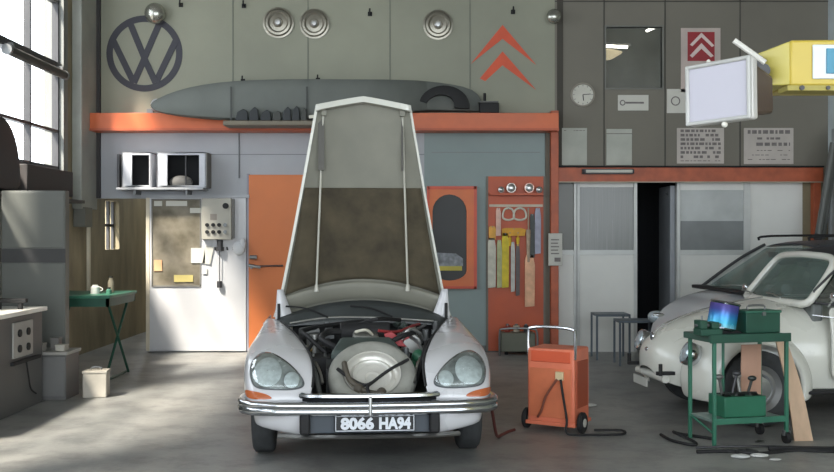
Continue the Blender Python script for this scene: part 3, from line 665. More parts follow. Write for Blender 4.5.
# ------------------------------------------------------------- floodlight and yellow hoist head (right, near)
FY = 4.6
fl = thing('floodlight', 'square floodlight panel tilted in front of the brown boards', 'floodlight', W(719, 92, FY))
fl.rotation_euler = (math.radians(-1), math.radians(-1.5), math.radians(-50))
hw, hh = 0.170, 0.142
ob('housing', MB().box(-hw, hw, 0.0, 0.05, -hh, hh), mat('flood_housing', (186, 184, 180), 0.4, 0.1), fl, bev=0.012)
ob('bezel', wall_cells(-hw, hw, -hh, hh, [(-hw + .018, hw - .018, -hh + .018, hh - .018)], -0.022, 0.0), mat('flood_bezel', (172, 172, 168), 0.4), fl, bev=0.006)
ob('lens', MB().box(-hw + .018, hw - .018, -0.010, 0.0, -hh + .018, hh - .018), mat('flood_lens', (178, 176, 186), 0.35, 0, 0.02, 2), fl)
mb = MB(); mb.add([(-.13, .05, -.11), (.15, .05, -.125), (.15, .05, .125), (-.13, .05, .12), (-.04, .24, -.07), (.12, .27, -.09), (.12, .27, .09), (-.04, .24, .08)], [(0, 1, 2, 3), (4, 5, 6, 7), (0, 1, 5, 4), (1, 2, 6, 5), (2, 3, 7, 6), (3, 0, 4, 7)])
ob('back_shell', mb, mat('flood_back', (74, 62, 58), 0.5), fl, bev=0.02)
ob('bolt', MB().ball((0.03, -0.005, -hh - .012), 0.014), m_paper, fl); ob('bolt', MB().ball((-.05, -0.005, hh + .006), 0.01), m_paper, fl)
ob('bracket_bar', MB().cyl((0.10, -0.03, hh + 0.075), (0.20, 0.06, hh - 0.03), 0.013, 8), mat('pale_bar', (196, 194, 186), 0.4), fl)
yb = thing('hoist_arm', 'yellow hoist arm end with a blue and white plate reaching in from the right', 'hoist', W(796, 65, FY + 0.15))
k = (FY + .15) / 1000
m_yel = mat('yellow_hoist_paint', (186, 164, 66), 0.4, 0, 0.06, 3)
mb = MB()
# wedge end: near block plus tapered nose
pol = [(-6 * k, 25 * k), (75 * k, 26 * k), (75 * k, -21 * k), (-6 * k, -21 * k)]
mb.prism(pol, 0.0, 0.34)
ob('body', mb, m_yel, yb, bev=0.012)
mb = MB(); mb.add([(-6 * k, 0.0, 24 * k), (-6 * k, 0.0, -20 * k), (-32 * k, 0.2, -14 * k), (-32 * k, 0.2, 16 * k), (-6 * k, 0.34, 24 * k), (-6 * k, 0.34, -20 * k), (-32 * k, 0.3, -14 * k), (-32 * k, 0.3, 16 * k)], [(0, 1, 2, 3), (4, 7, 6, 5), (0, 3, 7, 4), (1, 5, 6, 2), (3, 2, 6, 7), (0, 4, 5, 1)])
ob('nose', mb, mat('pale_yellow_paint', (204, 190, 100), 0.4, 0, 0.06, 3), yb, bev=0.006)
ob('white_plate', MB().box(16 * k, 60 * k, -0.012, 0.0, -14 * k, 20 * k), mat('plate_white', (206, 214, 222), 0.4), yb, bev=0.004)
ob('blue_plate', MB().box(29 * k, 60 * k, -0.02, -0.012, -9 * k, 16 * k), mat('plate_blue', (58, 130, 156), 0.4), yb, bev=0.003)
ob('lower_rail', MB().box(-10 * k, 75 * k, -0.02, 0.1, -26 * k, -21 * k), mat('rail_olive', (150, 138, 60), 0.5), yb)
ob('joint_knob', MB().cyl((-33 * k, 0.1, 6 * k), (-33 * k, 0.24, 6 * k), 9 * k, 16).cyl((-28 * k, 0.06, -3 * k), (-28 * k, 0.2, -3 * k), 7 * k, 16).cyl((-40 * k, 0.2, 4 * k), (-30 * k, 0.2, 4 * k), 6 * k, 12), m_frame, yb)
ob('bolt', MB().cyl((30 * k, -0.02, -23.5 * k), (30 * k, -0.03, -23.5 * k), 0.01, 8), m_frame, yb); ob('bolt', MB().cyl((4 * k, -0.02, -23.5 * k), (4 * k, -0.03, -23.5 * k), 0.012, 8), m_frame, yb)
mast = ob('mast', MB().box(75 * k, 75 * k + 0.24, 0.05, 0.3, (65 - 236) * k - CAMH + 0.0, 0.5), m_yel, yb, bev=0.01)
# slanted lift post far right
ls = thing('lift_arm', 'slanted grey metal arm by the right end of the dull orange beam', 'lift arm', W(820, 235, 13.1))
kq = 13.1 / 1000
ob('arm', MB().cyl((-2 * kq, 0, -4 * kq), (14 * kq, 0, 92 * kq), 0.05, 10).cyl((4 * kq, 0.05, -4 * kq), (18 * kq, 0.05, 92 * kq), 0.035, 10), mat('lift_grey', (96, 98, 94), 0.5, 0.3), ls)
ob('joint', MB().ball((-2 * kq, 0, -2 * kq), 0.06), m_frame, ls)
ob('post', MB().box(16 * kq, 16 * kq + 0.25, -0.1, 0.15, -CAMH + 0.012, 92 * kq + .2), mat('lift_post_paint', (150, 156, 158), 0.5), ls, bev=0.01)

# ------------------------------------------------------------- left side furniture
m_cup = mat('grey_cupboard_paint', (98, 100, 95), 0.45, 0, 0.06, 2)
cu = thing('tall_cupboard', 'tall grey cupboard with a dark band standing behind the low cabinet', 'cupboard', (-3.86, 10.15, 0))
ob('body', MB().box(-0.36, 0.29, 0, 0.12, 0.0, 2.06), m_cup, cu, bev=0.006)
ob('dark_band', MB().box(-0.36, 0.292, -0.006, 0.0, 1.33, 1.47), m_stripe, cu)
ob('door', MB().box(-0.345, 0.28, -0.014, -0.006, 0.5, 1.32), m_cup, cu, bev=0.003); ob('door', MB().box(-0.345, 0.28, -0.014, -0.006, 1.48, 2.04), m_cup, cu, bev=0.003)
bn = thing('work_bench', 'white topped grey workbench under the left windows', 'workbench', (-3.9, 8.6, 0))
ob('worktop', MB().box(-0.6, 0.32, -1.2, 1.09, 0.88, 0.92), mat('white_worktop', (222, 220, 212), 0.35), bn, bev=0.005)
ob('cabinet', MB().box(-0.6, 0.28, -1.15, 1.06, 0.0, 0.88), mat('dark_grey_cabinet', (84, 84, 82), 0.5), bn, bev=0.004)
ob('side_panel', MB().box(-0.6, 0.26, 1.06, 1.08, 0.02, 0.86), m_cup, bn)
sp = ob('socket_panel', MB().box(0.28, 0.30, 0.33, 0.78, 0.5, 0.82), mat('socket_panel_white', (150, 148, 142), 0.5), bn, bev=0.004)
for y_ in (0.45, 0.65):
    for z_ in (0.58, 0.72): ob('socket', MB().cyl((0.30, y_, z_), (0.315, y_, z_), 0.035, 12), m_black, sp)
ob('dark_rail', MB().box(0.28, 0.31, 0.3, 0.95, 0.44, 0.47), m_black, bn)
ob('cable', MB().tube([(0.305, 0.6, 0.46), (0.32, 0.62, 0.3), (0.31, 0.7, 0.18), (0.32, 0.8, 0.12)], 0.008, 6), m_black, bn)
o = tag(ob('black_ruler', MB().box(-3.95, -3.62, 9.25, 9.31, 0.98, 1.02).box(-3.9, -3.86, 9.26, 9.3, 0.921, 0.99).box(-3.7, -3.66, 9.26, 9.3, 0.921, 0.99), m_black, None, bev=0.004), 'low black stand on the white worktop', 'stand')
tag(ob('crumpled_cloth', MB().ball((-3.95, 9.0, 0.95), (0.12, 0.14, 0.03)), mat('white_cloth', (0, 0, 0)), None, sub=1), 'white flat cloth lying on the white worktop', 'cloth')
lc = thing('low_cabinet', 'low dark grey cabinet in front of the tall cupboard', 'cabinet', (-3.59, 9.74, 0))
ob('body', MB().box(-0.17, 0.17, 0, 0.38, 0, 0.44), mat('low_cabinet_grey', (92, 92, 90), 0.5), lc, bev=0.005)
ob('top_board', MB().box(-0.18, 0.19, -0.02, 0.39, 0.44, 0.47), mat('low_top_grey', (150, 148, 142), 0.5), lc, bev=0.004)
ob('door', MB().box(-0.16, 0.16, -0.012, 0.0, 0.04, 0.42), mat('low_door_grey', (104, 104, 102), 0.5), lc, bev=0.003)
for (x_, y_, sx, sy, sz, rgb, lb) in ((-3.70, 9.82, .09, .1, .08, (148, 144, 136), 'pale small box at the left on the low cabinet'), (-3.60, 9.98, .08, .1, .12, (110, 108, 104), 'grey small box in the middle of the low cabinet'), (-3.50, 9.86, .09, .12, .06, (176, 172, 160), 'flat cream box at the right on the low cabinet')):
    o = thing('small_box', lb, 'box', (x_, y_, 0.471)); 
    mmx = mat('smallbox_%d' % rgb[0], rgb, 0.6)
    ob('body', MB().box(-sx / 2, sx / 2, -sy / 2, sy / 2, 0, sz * .8), mmx, o, bev=0.003); ob('lid', MB().box(-sx / 2 - .003, sx / 2 + .003, -sy / 2 - .003, sy / 2 + .003, sz * .8, sz), mmx, o)
wb = thing('paper_box', 'white square box on the floor below the green table', 'box', (-3.2, 9.98, 0), 0.12)
m_wb = mat('grimy_white_box', (176, 170, 158), 0.7, 0, 0.15, 5)
ob('body', MB().box(-0.115, 0.115, -0.1, 0.1, 0, 0.24), m_wb, wb, bev=0.008); ob('lid', MB().box(-0.12, 0.12, -0.105, 0.105, 0.24, 0.265), m_wb, wb, bev=0.004)
ob('handle', MB().tube([(-.05, 0, .265), (-.04, 0, .29), (.04, 0, .29), (.05, 0, .265)], 0.007, 6), m_steel, wb)
# green folding table
gt = thing('folding_table', 'green topped folding table with crossed dark legs near the passage', 'table', (-3.75, 11.35, 0))
ob('tabletop', MB().box(-0.4, 0.42, -0.5, 0.55, 0.92, 0.95), m_green, gt, bev=0.004)
ob('apron', MB().box(-0.38, 0.40, -0.49, -0.46, 0.83, 0.92).box(0.37, 0.40, -0.49, 0.54, 0.83, 0.92).box(-0.38, 0.4, 0.51, 0.54, 0.83, 0.92).box(-.38, -.35, -.49, .54, .83, .92), m_dgreen, gt)
for x_ in (0.34, -0.32):
    ob('leg', MB().cyl((x_, -0.42, 0.015), (x_, 0.46, 0.87), 0.015, 8), m_dgreen, gt); ob('leg', MB().cyl((x_ + .03, 0.36, 0.015), (x_ + .03, -0.42, 0.87), 0.015, 8), m_dgreen, gt)
ob('foot_bar', MB().cyl((0.34, -0.42, 0.015), (0.34, 0.36, 0.015), 0.015, 8), m_dgreen, gt)
for (x_, y_, r_, h_, rgb, lb, nm) in ((-3.62, 11.25, .05, .10, (206, 206, 200), 'white cup at the left on the green table', 'cup'), (-3.52, 11.5, .035, .17, (150, 140, 120), 'tall tan bottle on the green table', 'bottle'), (-3.45, 11.2, .03, .06, (60, 110, 90), 'small green tin on the green table', 'tin')):
    o = thing(nm, lb, nm, (x_, y_, 0.951)); mmx = mat('tabl_%d' % rgb[0], rgb, 0.5)
    ob('body', MB().lathe([(0, 0), (r_, 0), (r_, h_ * .75), (r_ * .6, h_ * .9), (r_ * .6, h_), (0, h_)], 20), mmx, o)
    if nm == 'cup': ob('handle', MB().tube([(r_, 0, .03), (r_ + .03, 0, .04), (r_ + .03, 0, .06), (r_ * .9, 0, .075)], 0.006, 6), mmx, o)
    else: ob('cap', MB().cyl((0, 0, h_), (0, 0, h_ + .015), r_ * .65, 14), m_black, o)
# dark backed chair / seat shape standing on the sill
ob_ = thing('covered_stool', 'dark rounded upholstered shape standing on the left window sill', 'cover', (XL + 0.11, 10.55, 2.06))
mb = MB(); rows = []
for z_, w_, d_ in ((0, .62, .09), (.2, .6, .09), (.42, .56, .09), (.62, .46, .08), (.76, .30, .06), (.82, .1, .03)):
    rows.append([(d_ * math.cos(t) * .9, w_ * math.sin(t), z_) for t in [2 * PI * i / 20 for i in range(20)]])
mb.grid(rows, True, True, True)
ob('shell', mb, mat('dark_brown_hide', (54, 50, 50), 0.6), ob_, sub=1)
tag(ob('dark_sill_box', MB().box(XL + 0.0, XL + 0.12, 11.35, 12.85, 2.1, 2.42), mat('dark_crate', (60, 56, 55), 0.7), None, bev=0.01), 'long low dark crate on the left window sill', 'crate')
tag(ob('wall_shelf', MB().box(XL, XL + 0.24, 9.3, 12.95, 2.02, 2.06), mat('dark_shelf_paint', (70, 68, 66), 0.6), None, bev=0.004), 'long dark shelf under the left windows', 'shelf')

# ------------------------------------------------------------- white car with open hood (centre)
CAR = thing('classic_car', 'white classic car with its hood raised in the middle of the garage', 'car', (-0.315, 6.71, 0), math.radians(4.5))
# fenders
FS = [ # y, xi, zi, xo, zc, zo, zm, zb
 (0.085, .41, .47, .74, .49, .48, .46, .44), (0.10, .395, .515, .785, .535, .52, .48, .435), (0.14, .385, .56, .82, .59, .565, .50, .43), (0.20, .38, .615, .845, .65, .62, .53, .42), (0.28, .38, .665, .862, .71, .68, .57, .41),
 (0.38, .39, .71, .878, .76, .725, .6, .42), (0.55, .42, .755, .89, .805, .76, .65, .55), (.8, .47, .79, .90, .84, .79, .68, .61), (1.1, .53, .82, .90, .865, .81, .62, .50), (1.5, .62, .85, .895, .885, .83, .60, .32), (2.02, .73, .875, .885, .90, .85, .6, .27)]
def fender_rows(s):
    rows = []
    for y, xi, zi, xo, zc, zo_, zm, zb in FS:
        rows.append([(s * (xi + .02), y + .03, zi - .14 if y > .2 else zi - .03), (s * xi, y + .005, zi), (s * (xi + .012), y, zi + (zc - zi) * .35), (s * (xi * .66 + xo * .34), y, zc), (s * (xi * .3 + xo * .7), y, zc - .008), (s * (xo - .045), y, zo_ + (zc - zo_) * .2), (s * (xo - .01), y, (zo_ + zm) / 2 + .02), (s * xo, y, zm), (s * (xo - .012), y, zb)])
    r0 = rows[0]
    low = [(p[0] * (0.995), 0.11, .43) for p in r0]
    return [low] + rows
fend = {}
for s in (-1, 1):
    o = ob('front_fender', MB().grid(fender_rows(s)), m_car, CAR, sub=2, ang=60, solid=0.012)
    fend[s] = o
bpy.context.view_layer.update()
def patch(s, outline, off, n=14, src=None, y0=-1.0):
    """conformal patch: outline in (x,z) front view laid on the fender"""
    dg = bpy.context.evaluated_depsgraph_get(); e = src.evaluated_get(dg); me = e.to_mesh()
    bv = BVHTree.FromPolygons([v.co.copy() for v in me.vertices], [tuple(p.vertices) for p in me.polygons])
    e.to_mesh_clear()
    cx = sum(p[0] for p in outline) / len(outline); cz = sum(p[1] for p in outline) / len(outline)
    P = []; k = len(outline)
    for i in range(k):   # catmull outline
        p0, p1, p2, p3 = [Vector(outline[(i + j) % k]) for j in (-1, 0, 1, 2)]
        for t in (0, .25, .5, .75): P.append(0.5 * ((2 * p1) + (p2 - p0) * t + (2 * p0 - 5 * p1 + 4 * p2 - p3) * t * t + (3 * p1 - p0 - 3 * p2 + p3) * t ** 3))
    rows = []
    for f in [0.02, .2, .4, .6, .8, .93, 1.0, 1.0]:
        row = []
        for p in P:
            x = s * (cx + (p.x - cx) * f); z = cz + (p.y - cz) * f
            h = bv.ray_cast(Vector((x, y0, z)), Vector((0, 1, 0)))
            if h[0] is None: loc = Vector((x, 0.45, z)); nn = Vector((0, -1, 0))
            else:
                loc = h[0]; nn = h[1]
                if nn.y > 0: nn = -nn
            row.append(loc + nn * (off(f) if callable(off) else off))
        rows.append(row)
    rows[-1] = [Vector(p) + Vector((0, 0.03, -0.005)) for p in rows[-1]]
    return MB().grid(rows, True)
HL = [(.80, .595), (.822, .66), (.812, .725), (.755, .768), (.67, .765), (.57, .722), (.49, .66), (.445, .60), (.46, .565), (.55, .552), (.68, .555), (.76, .565)]
def shrink(o, f, dx=0, dz=0):
    cx = sum(p[0] for p in o) / len(o); cz = sum(p[1] for p in o) / len(o)
    return [(cx + (x - cx) * f + dx, cz + (z - cz) * f + dz) for x, z in o]
def circ(cx, cz, rx, rz, n=12): return [(cx + rx * math.cos(2 * PI * i / n), cz + rz * math.sin(2 * PI * i / n)) for i in range(n)]
for s in (-1, 1):
    hl = ob('headlight', patch(s, HL, 0.004, src=fend[s]), mat('headlight_rubber', (96, 98, 100), 0.4), CAR, ang=60)
    ob('reflector', patch(s, shrink(HL, .93), 0.007, src=fend[s]), mat('headlight_reflector', (112, 114, 116), 0.25, 0.3, 0.35, 9, rgb2=(226, 228, 226)), hl, ang=60)  # pale noise patches painted in for bright reflections in the headlight
    ob('lamp', patch(s, circ(.695, .655, .095, .085), lambda f: 0.010 + 0.02 * (1 - f * f), src=fend[s]), mat('lamp_lens_white', (236, 238, 238), 0.2, 0.0, 0.15, 30), hl, ang=60)
    ob('lamp', patch(s, circ(.53, .61, .052, .048), lambda f: 0.010 + 0.015 * (1 - f * f), src=fend[s]), mat('lamp_lens_white', (0, 0, 0)), hl, ang=60)
    ob('glass_cover', patch(s, shrink(HL, .97), lambda f: 0.02 + 0.025 * (1 - f * f) - (0.014 if f > .95 else 0), src=fend[s]), glass('headlight_glass', (225, 232, 232), 0.08, 0.03), hl, ang=60)
    ob('indicator', patch(s, [(.80, .50), (.835, .515), (.84, .545), (.80, .548), (.70, .528), (.66, .505), (.70, .497)], 0.008, src=fend[s]), mat('orange_lens', (180, 98, 58), 0.25), CAR, ang=60)
# bumper
def sweep(path, prof):
    rows = []; P = [Vector(p) for p in path]
    for i, p in enumerate(P):
        d = (P[min(i + 1, len(P) - 1)] - P[max(i - 1, 0)]).normalized(); nn = Vector((d.y, -d.x))
        rows.append([(p.x + nn.x * o_, p.y + nn.y * o_, z) for o_, z in prof])
    return rows
bp = [(-.865, .42), (-.872, .25), (-.85, .12), (-.78, .045), (-.6, .005), (-.3, -.02), (0, -.028), (.3, -.02), (.6, .005), (.78, .045), (.85, .12), (.872, .25), (.865, .42)]
ob('bumper', MB().grid(sweep(bp, [(-.02, .402), (.012, .400), (.03, .415), (.034, .43), (.022, .448), (.034, .464), (.03, .482), (.012, .492), (-.02, .490)]), True, True, True), m_chrome, CAR, ang=50)
ub = [(-.46, .06), (-.40, .02), (-.2, .0), (0, -.008), (.2, .0), (.40, .02), (.46, .06)]
ob('upper_bumper_bar', MB().grid(sweep(ub, [(-.02, .508), (.015, .508), (.03, .522), (.026, .538), (-.0, .546), (-.02, .540)]), True, True, True), m_chrome, CAR, ang=50)
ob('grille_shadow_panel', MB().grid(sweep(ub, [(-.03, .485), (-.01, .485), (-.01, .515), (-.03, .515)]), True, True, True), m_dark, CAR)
ob('bumper_spear', MB().box(-.012, .012, -.07, -.03, .40, .53), m_dullchrome, CAR, bev=0.008)
ob('fender_bridge', MB().box(-.42, .42, .05, .12, .47, .525), m_car, CAR, bev=0.01)
# lower valance
vp = [(-.80, .30), (-.79, .16), (-.70, .09), (-.5, .05), (-.46, .045)]
for s in (-1, 1):
    pth = [(s * x, y) for x, y in vp]
    if s > 0: pth = pth[::-1]
    rows = []
    for x, y in ([(p[0], p[1]) for p in pth]):
        t_ = (abs(x) - .46) / .36
        zb = .245 + .06 * max(0, t_) ** 2 * 1.2
        rows.append([(x, y + .01, .41), (x * 1.0, y, .36), (x * .985, y + .015, .30), (x * .965, y + .05, zb), (x * .96, y + .10, zb)])
    ob('lower_valance', MB().grid(rows), m_car, CAR, sub=1, solid=0.01, ang=60)
ob('centre_valance', MB().box(-.46, .46, .045, .09, .27, .41), mat('dark_slate_panel', (58, 66, 74), 0.4), CAR, bev=0.006)
ob('valance_lip', MB().grid(sweep([(-.62, .10), (-.46, .055), (-.2, .04), (0, .035), (.2, .04), (.46, .055), (.62, .10)], [(-.03, .235), (.0, .232), (.012, .245), (.0, .26), (-.03, .26)]), True, True, True), m_dullchrome, CAR, ang=50)
for s in (-1, 1):
    ob('overrider', MB().box(s * .435 - .035, s * .435 + .035, -.03, .06, .275, .41), m_black, CAR, bev=0.015)
pl = ob('number_plate', MB().box(-.237, .302, -.008, .04, .288, .402), m_blackp, CAR, bev=0.004)
fr = MB(); a0, a1, c0, c1, e = -.232, .297, .293, .397, .005
fr.box(a0, a1, -.011, -.008, c1 - e, c1).box(a0, a1, -.011, -.008, c0, c0 + e).box(a0, a0 + e, -.011, -.008, c0, c1).box(a1 - e, a1, -.011, -.008, c0, c1)
m_pt = mat('plate_letter_white', (216, 220, 226), 0.4)
ob('plate_border', fr, m_pt, pl)
for txt, cx_, sx in (('8066', -.085, 1.06), ('HA94', .165, .86)):
    M = Matrix.Translation((cx_, -.011, .340)) @ FRONT @ Matrix.Diagonal((sx, 1.0, 1, 1))
    ob('plate_characters', text_mb(txt, 0.104, M, 0.0025, 0.005), m_pt, pl)
# engine bay
m_bay = mat('dark_engine_bay', (34, 36, 36), 0.6, 0, 0.4, 12)
eb = MB()
eb.box(-.62, .62, .12, 2.0, .30, .34); eb.box(-.78, .78, 1.96, 2.0, .30, .86); eb.box(-.41, .41, .10, .14, .30, .49)
ob('engine_bay', eb, m_bay, CAR)
for s in (-1, 1):
    rows = [[(s * (xi + .03), y + .03, zi - .06), (s * (xi + .04), y + .03, zi - .2 if zi > .55 else .4), (s * (xi + .05), y + .03, .34)] for y, xi, zi, xo, zc, a_, b_, c_ in FS[2:]]
    ob('inner_panel', MB().grid(rows), m_bay, CAR, solid=0.01)
# rubber seals along the bay edges
for s in (-1, 1):
    ob('bay_seal', MB().tube([(s * (xi + .005), y + .01, zi + .004) for y, xi, zi, *_ in FS[2:]], 0.011, 6, 2), m_black, CAR)
    ob('stay_rod', MB().tube([(s * (xi - .055), y + .05, zi - .1) for y, xi, zi, *_ in FS[4:8]], 0.011, 6, 2), m_dullchrome, CAR)
# spare wheel
m_dtyre = mat('dusty_tyre', (138, 138, 130), 0.85, 0, 0.15, 8, 0.3, 50)
SM = Matrix.Translation((0.03, 0.45, 0.575)) @ Matrix.Rotation(math.radians(42), 4, 'X')
mb = MB(); mb.x = SM
mb.lathe([(.198, .02), (.20, .06), (.222, .082), (.26, .088), (.295, .074), (.314, .045), (.318, 0), (.312, -.045), (.29, -.074), (.24, -.085), (.21, -.07), (.198, -.03), (.198, .02)], 48)
sw = ob('spare_wheel', mb, m_dtyre, CAR, ang=50)
mb = MB(); mb.x = SM
mb.lathe([(.205, .070), (.196, .066), (.19, .045), (.178, .03), (.165, .022), (.15, .035), (.138, .05), (.125, .045), (.115, .02), (.09, .012), (.055, .016), (.045, .0), (0, -.002), (0, -.05), (.19, -.05), (.205, .02)], 48)
ob('rim', mb, mat('spare_rim', (206, 204, 196), 0.3, 0.3), sw, ang=50)
mb = MB(); mb.x = SM
mb.tube([(.26, .1, .095), (.12, .0, .10), (0, -.09, .075), (-.04, -.16, .10), (-.02, -.26, .10)], .012, 8)
mb.tube([(-.25, .02, .095), (-.15, -.07, .085), (-.06, -.12, .08), (0, -.09, .075)], .012, 8)
ob('strap', mb, m_black, sw)
mb = MB(); mb.x = SM
mb.tube([(-.2, .08, .09), (-.17, -.06, .09), (-.1, -.13, .07), (-.02, -.18, .07), (0.08, -.22, .095)], .02, 8).ball((-.1, -.14, .06), .04).ball((.06, -.17, .06), .035)
ob('clamp', mb, mat('rusty_brown_clamp', (74, 68, 58), 0.6), sw)
# air duct, radiator, fittings
m_duct = mat('grey_green_duct', (62, 72, 68), 0.6, 0, 0.2, 6)
mb = MB(); mb.add([(-.27, .62, .62), (.27, .62, .62), (.27, .62, .76), (-.27, .62, .76), (-.2, .98, .62), (.2, .98, .62), (.2, .98, .83), (-.2, .98, .83)], [(0, 1, 2, 3), (4, 7, 6, 5), (0, 4, 5, 1), (3, 2, 6, 7), (0, 3, 7, 4), (1, 5, 6, 2)])
ob('air_duct', mb, m_duct, CAR, bev=0.03)
mb = MB(); mb.add([(-.30, .50, .36), (.30, .50, .36), (.30, .52, .64), (-.30, .52, .64), (-.30, .60, .36), (.30, .60, .36), (.30, .62, .70), (-.30, .62, .70)], [(0, 1, 2, 3), (4, 7, 6, 5), (0, 4, 5, 1), (3, 2, 6, 7), (0, 3, 7, 4), (1, 5, 6, 2)])
ob('radiator', mb, m_bay, CAR)
ob('engine_block', MB().box(-.2, .22, 1.0, 1.8, .36, .76), mat('engine_grey', (70, 70, 66), 0.5, 0.4, 0.3, 10), CAR, bev=0.02)
ob('rocker_cover', MB().box(-.1, .1, 1.02, 1.7, .76, .84), mat('rocker_alu', (120, 120, 114), 0.4, 0.6), CAR, bev=0.02)
ob('air_filter', MB().cyl((-.2, 1.35, .82), (.2, 1.35, .82), .085, 20), m_black, CAR, bev=0.01)
ob('battery', MB().box(-.44, -.27, .72, 1.0, .50, .70), m_black, CAR, bev=0.008)
for x_ in (-.40, -.31): ob('battery_terminal', MB().cyl((x_, .8, .70), (x_, .8, .72), .012, 8), m_dullchrome, CAR)
m_sph = mat('hydraulic_green', (42, 96, 70), 0.4)
for (x_, y_, z_, r_) in ((.40, .86, .68, .06), (.33, .75, .62, .05)):
    ob('hydraulic_sphere', MB().ball((x_, y_, z_), r_), m_sph, CAR)
ob('alternator', MB().cyl((.36, 1.05, .76), (.36, 1.25, .76), .075, 20), mat('alu_cast', (150, 150, 146), 0.4, 0.7, 0.2, 14), CAR, bev=0.008)
ob('oil_can', MB().cyl((-.40, 1.15, .62), (-.40, 1.15, .80), .06, 20).cyl((-.40, 1.15, .80), (-.40, 1.15, .83), .035, 16), mat('alu_cast', (0, 0, 0)), CAR)
ob('wiper_motor', MB().cyl((-.52, 1.5, .80), (-.38, 1.55, .82), .05, 16), m_steel, CAR)
ob('red_fan', MB().prism([(.10, .76), (.16, .79), (.14, .84), (.20, .86), (.25, .82), (.33, .86), (.34, .81), (.28, .78), (.32, .74), (.22, .75), (.16, .73)], 1.02, 1.05), mat('faded_red', (176, 62, 66), 0.5), CAR, bev=0.005)
for i, (pts, r_, mm_) in enumerate([
    ([(-.45, .7, .66), (-.42, 1.0, .76), (-.25, 1.3, .84), (0, 1.5, .86), (.2, 1.45, .86)], .014, m_black),
    ([(.5, 1.9, .84), (.4, 1.5, .86), (.25, 1.2, .84), (.1, 1.1, .86)], .012, mat('red_hose', (150, 50, 52), .5)),
    ([(.44, .7, .64), (.40, .95, .78), (.3, 1.15, .84), (.42, 1.4, .84), (.52, 1.7, .85)], .012, m_steel),
    ([(-.3, .95, .70), (-.45, 1.1, .82), (-.5, 1.35, .84), (-.3, 1.6, .86), (0, 1.75, .88)], .018, m_black),
    ([(-.22, .95, .74), (-.34, 1.05, .80), (-.3, 1.2, .84), (-.2, 1.25, .84)], .026, m_black),
    ([(.2, .9, .8), (.3, .95, .84), (.38, 1.1, .84)], .02, m_black),
    ([(.34, .55, .5), (.38, .62, .62), (.42, .75, .70), (.47, 1.0, .78)], .016, m_black),
    ([(-.34, .45, .45), (-.37, .55, .58), (-.40, .62, .66)], .018, mat('duct_grey', (96, 98, 94), .6)),
    ([(-.62, 1.8, .86), (-.3, 1.85, .90), (.1, 1.83, .90), (.6, 1.8, .87)], .012, m_dullchrome),
    ([(.05, 1.0, .84), (.0, .95, .88), (-.08, 1.0, .86)], .012, mat('cream_pipe', (200, 196, 180), .5)),
    ([(-.1, 1.5, .86), (.1, 1.35, .93), (.3, 1.6, .9)], .016, m_black),
    ([(.28, 1.0, .80), (.34, 1.0, .88), (.42, 1.05, .84), (.44, 1.15, .76)], .014, m_dullchrome)]):
    ob('hose', MB().tube(pts, r_, 8), mm_, CAR)
rnd = random.Random(5)
fit_m = [m_steel, m_black, mat('alu_cast', (0, 0, 0)), m_duct, mat('cream_pipe', (0, 0, 0)), mat('brass', (150, 126, 76), .4, .6)]
for i in range(44):
    y_ = rnd.uniform(.8, 1.9); lim = .40 + (y_ - .6) * .19; x_ = rnd.choice((-1, 1)) * rnd.uniform(.24, lim); z_ = .60 + (y_ - .6) * .18 + rnd.uniform(-.03, .05)
    r_ = rnd.uniform(.012, .032); mb = MB()
    if i % 2: mb.cyl((x_ - r_, y_, z_), (x_ + rnd.uniform(.0, .06), y_ + .03, z_ + rnd.uniform(0, .05)), r_, 10)
    else: mb.cyl((x_, y_, z_ - .06), (x_, y_, z_ + r_), r_, 10).box(x_ - r_ * 1.4, x_ + r_ * 1.4, y_ - r_, y_ + r_, z_ - .09, z_ - .05)
    ob('engine_fitting', mb, fit_m[i % 6], CAR)
# cowl
rows = []
for x_ in [-.76 + 1.52 * i / 12 for i in range(13)]:
    c_ = 1 - (x_ / .76) ** 2
    rows.append([(x_, 1.80, .83 + .03 * c_), (x_, 1.85, .86 + .05 * c_), (x_, 1.90, .875 + .10 * c_), (x_, 1.95, .885 + .16 * c_)])
ob('cowl_panel', MB().grid(rows), mat('dark_cowl', (60, 64, 64), 0.4), CAR, solid=0.01)
for a_ in (.25, -.3): ob('wiper', MB().tube([(a_, 1.82, .91), (a_ - .18, 1.86, .98), (a_ - .36, 1.88, 1.0)], .008, 6), m_black, CAR)
# hood (raised)
HINGE = Vector((0.0, 2.02, 0.90)); 
zt_, yt_ = 1.80, -0.20     # length up, lean of the tip
m_hin = mat('hood_inner_grey', (128, 127, 115), 0.6, 0, 0.10, 3)
m_pad = mat('brown_sound_pad', (74, 67, 52), 0.9, 0, 0.35, 5, 0.4, 30)
def hoodp(u, v, off=0.0, inset=0.0):
    hw = (.755 - .355 * v ** 0.93) * (1 - inset)
    if v < .1: hw *= 1 + .02 * (1 - v / .1)
    x = u * hw
    bow = .10 * (1 - u * u) * (1 - v * .3)        # outer face arches away
    vv = v + (.045 * (1 - abs(u) ** 1.2)) * v ** 6
    y = HINGE.y + yt_ * vv + bow - .12 * math.sin(PI * min(1, vv)) * 0 - .06 * v ** 5 + off
    z = HINGE.z + zt_ * vv - 0.02 * (1 - u * u) * (1 - v) ** 4 * 0
    return (x, y, z)
NU, NV = 16, 24
us = [-1 + 2 * i / NU for i in range(NU + 1)]; vs_ = [i / NV for i in range(NV + 1)]
H = ob('hood', MB().grid([[hoodp(u, v, 0.03) for u in us] for v in vs_]), m_car, CAR, ang=60, solid=0.008)
ob('inner_skin', MB().grid([[hoodp(u, v, 0.012, .02) for u in us] for v in vs_]), m_hin, H, ang=60)
ob('sound_pad', MB().grid([[hoodp(u, (.105 + .075 * (1 - u * u)) * (1 - v) + v * .618, -0.004, .06) for u in us] for v in vs_]), m_pad, H, ang=60, solid=-0.008)
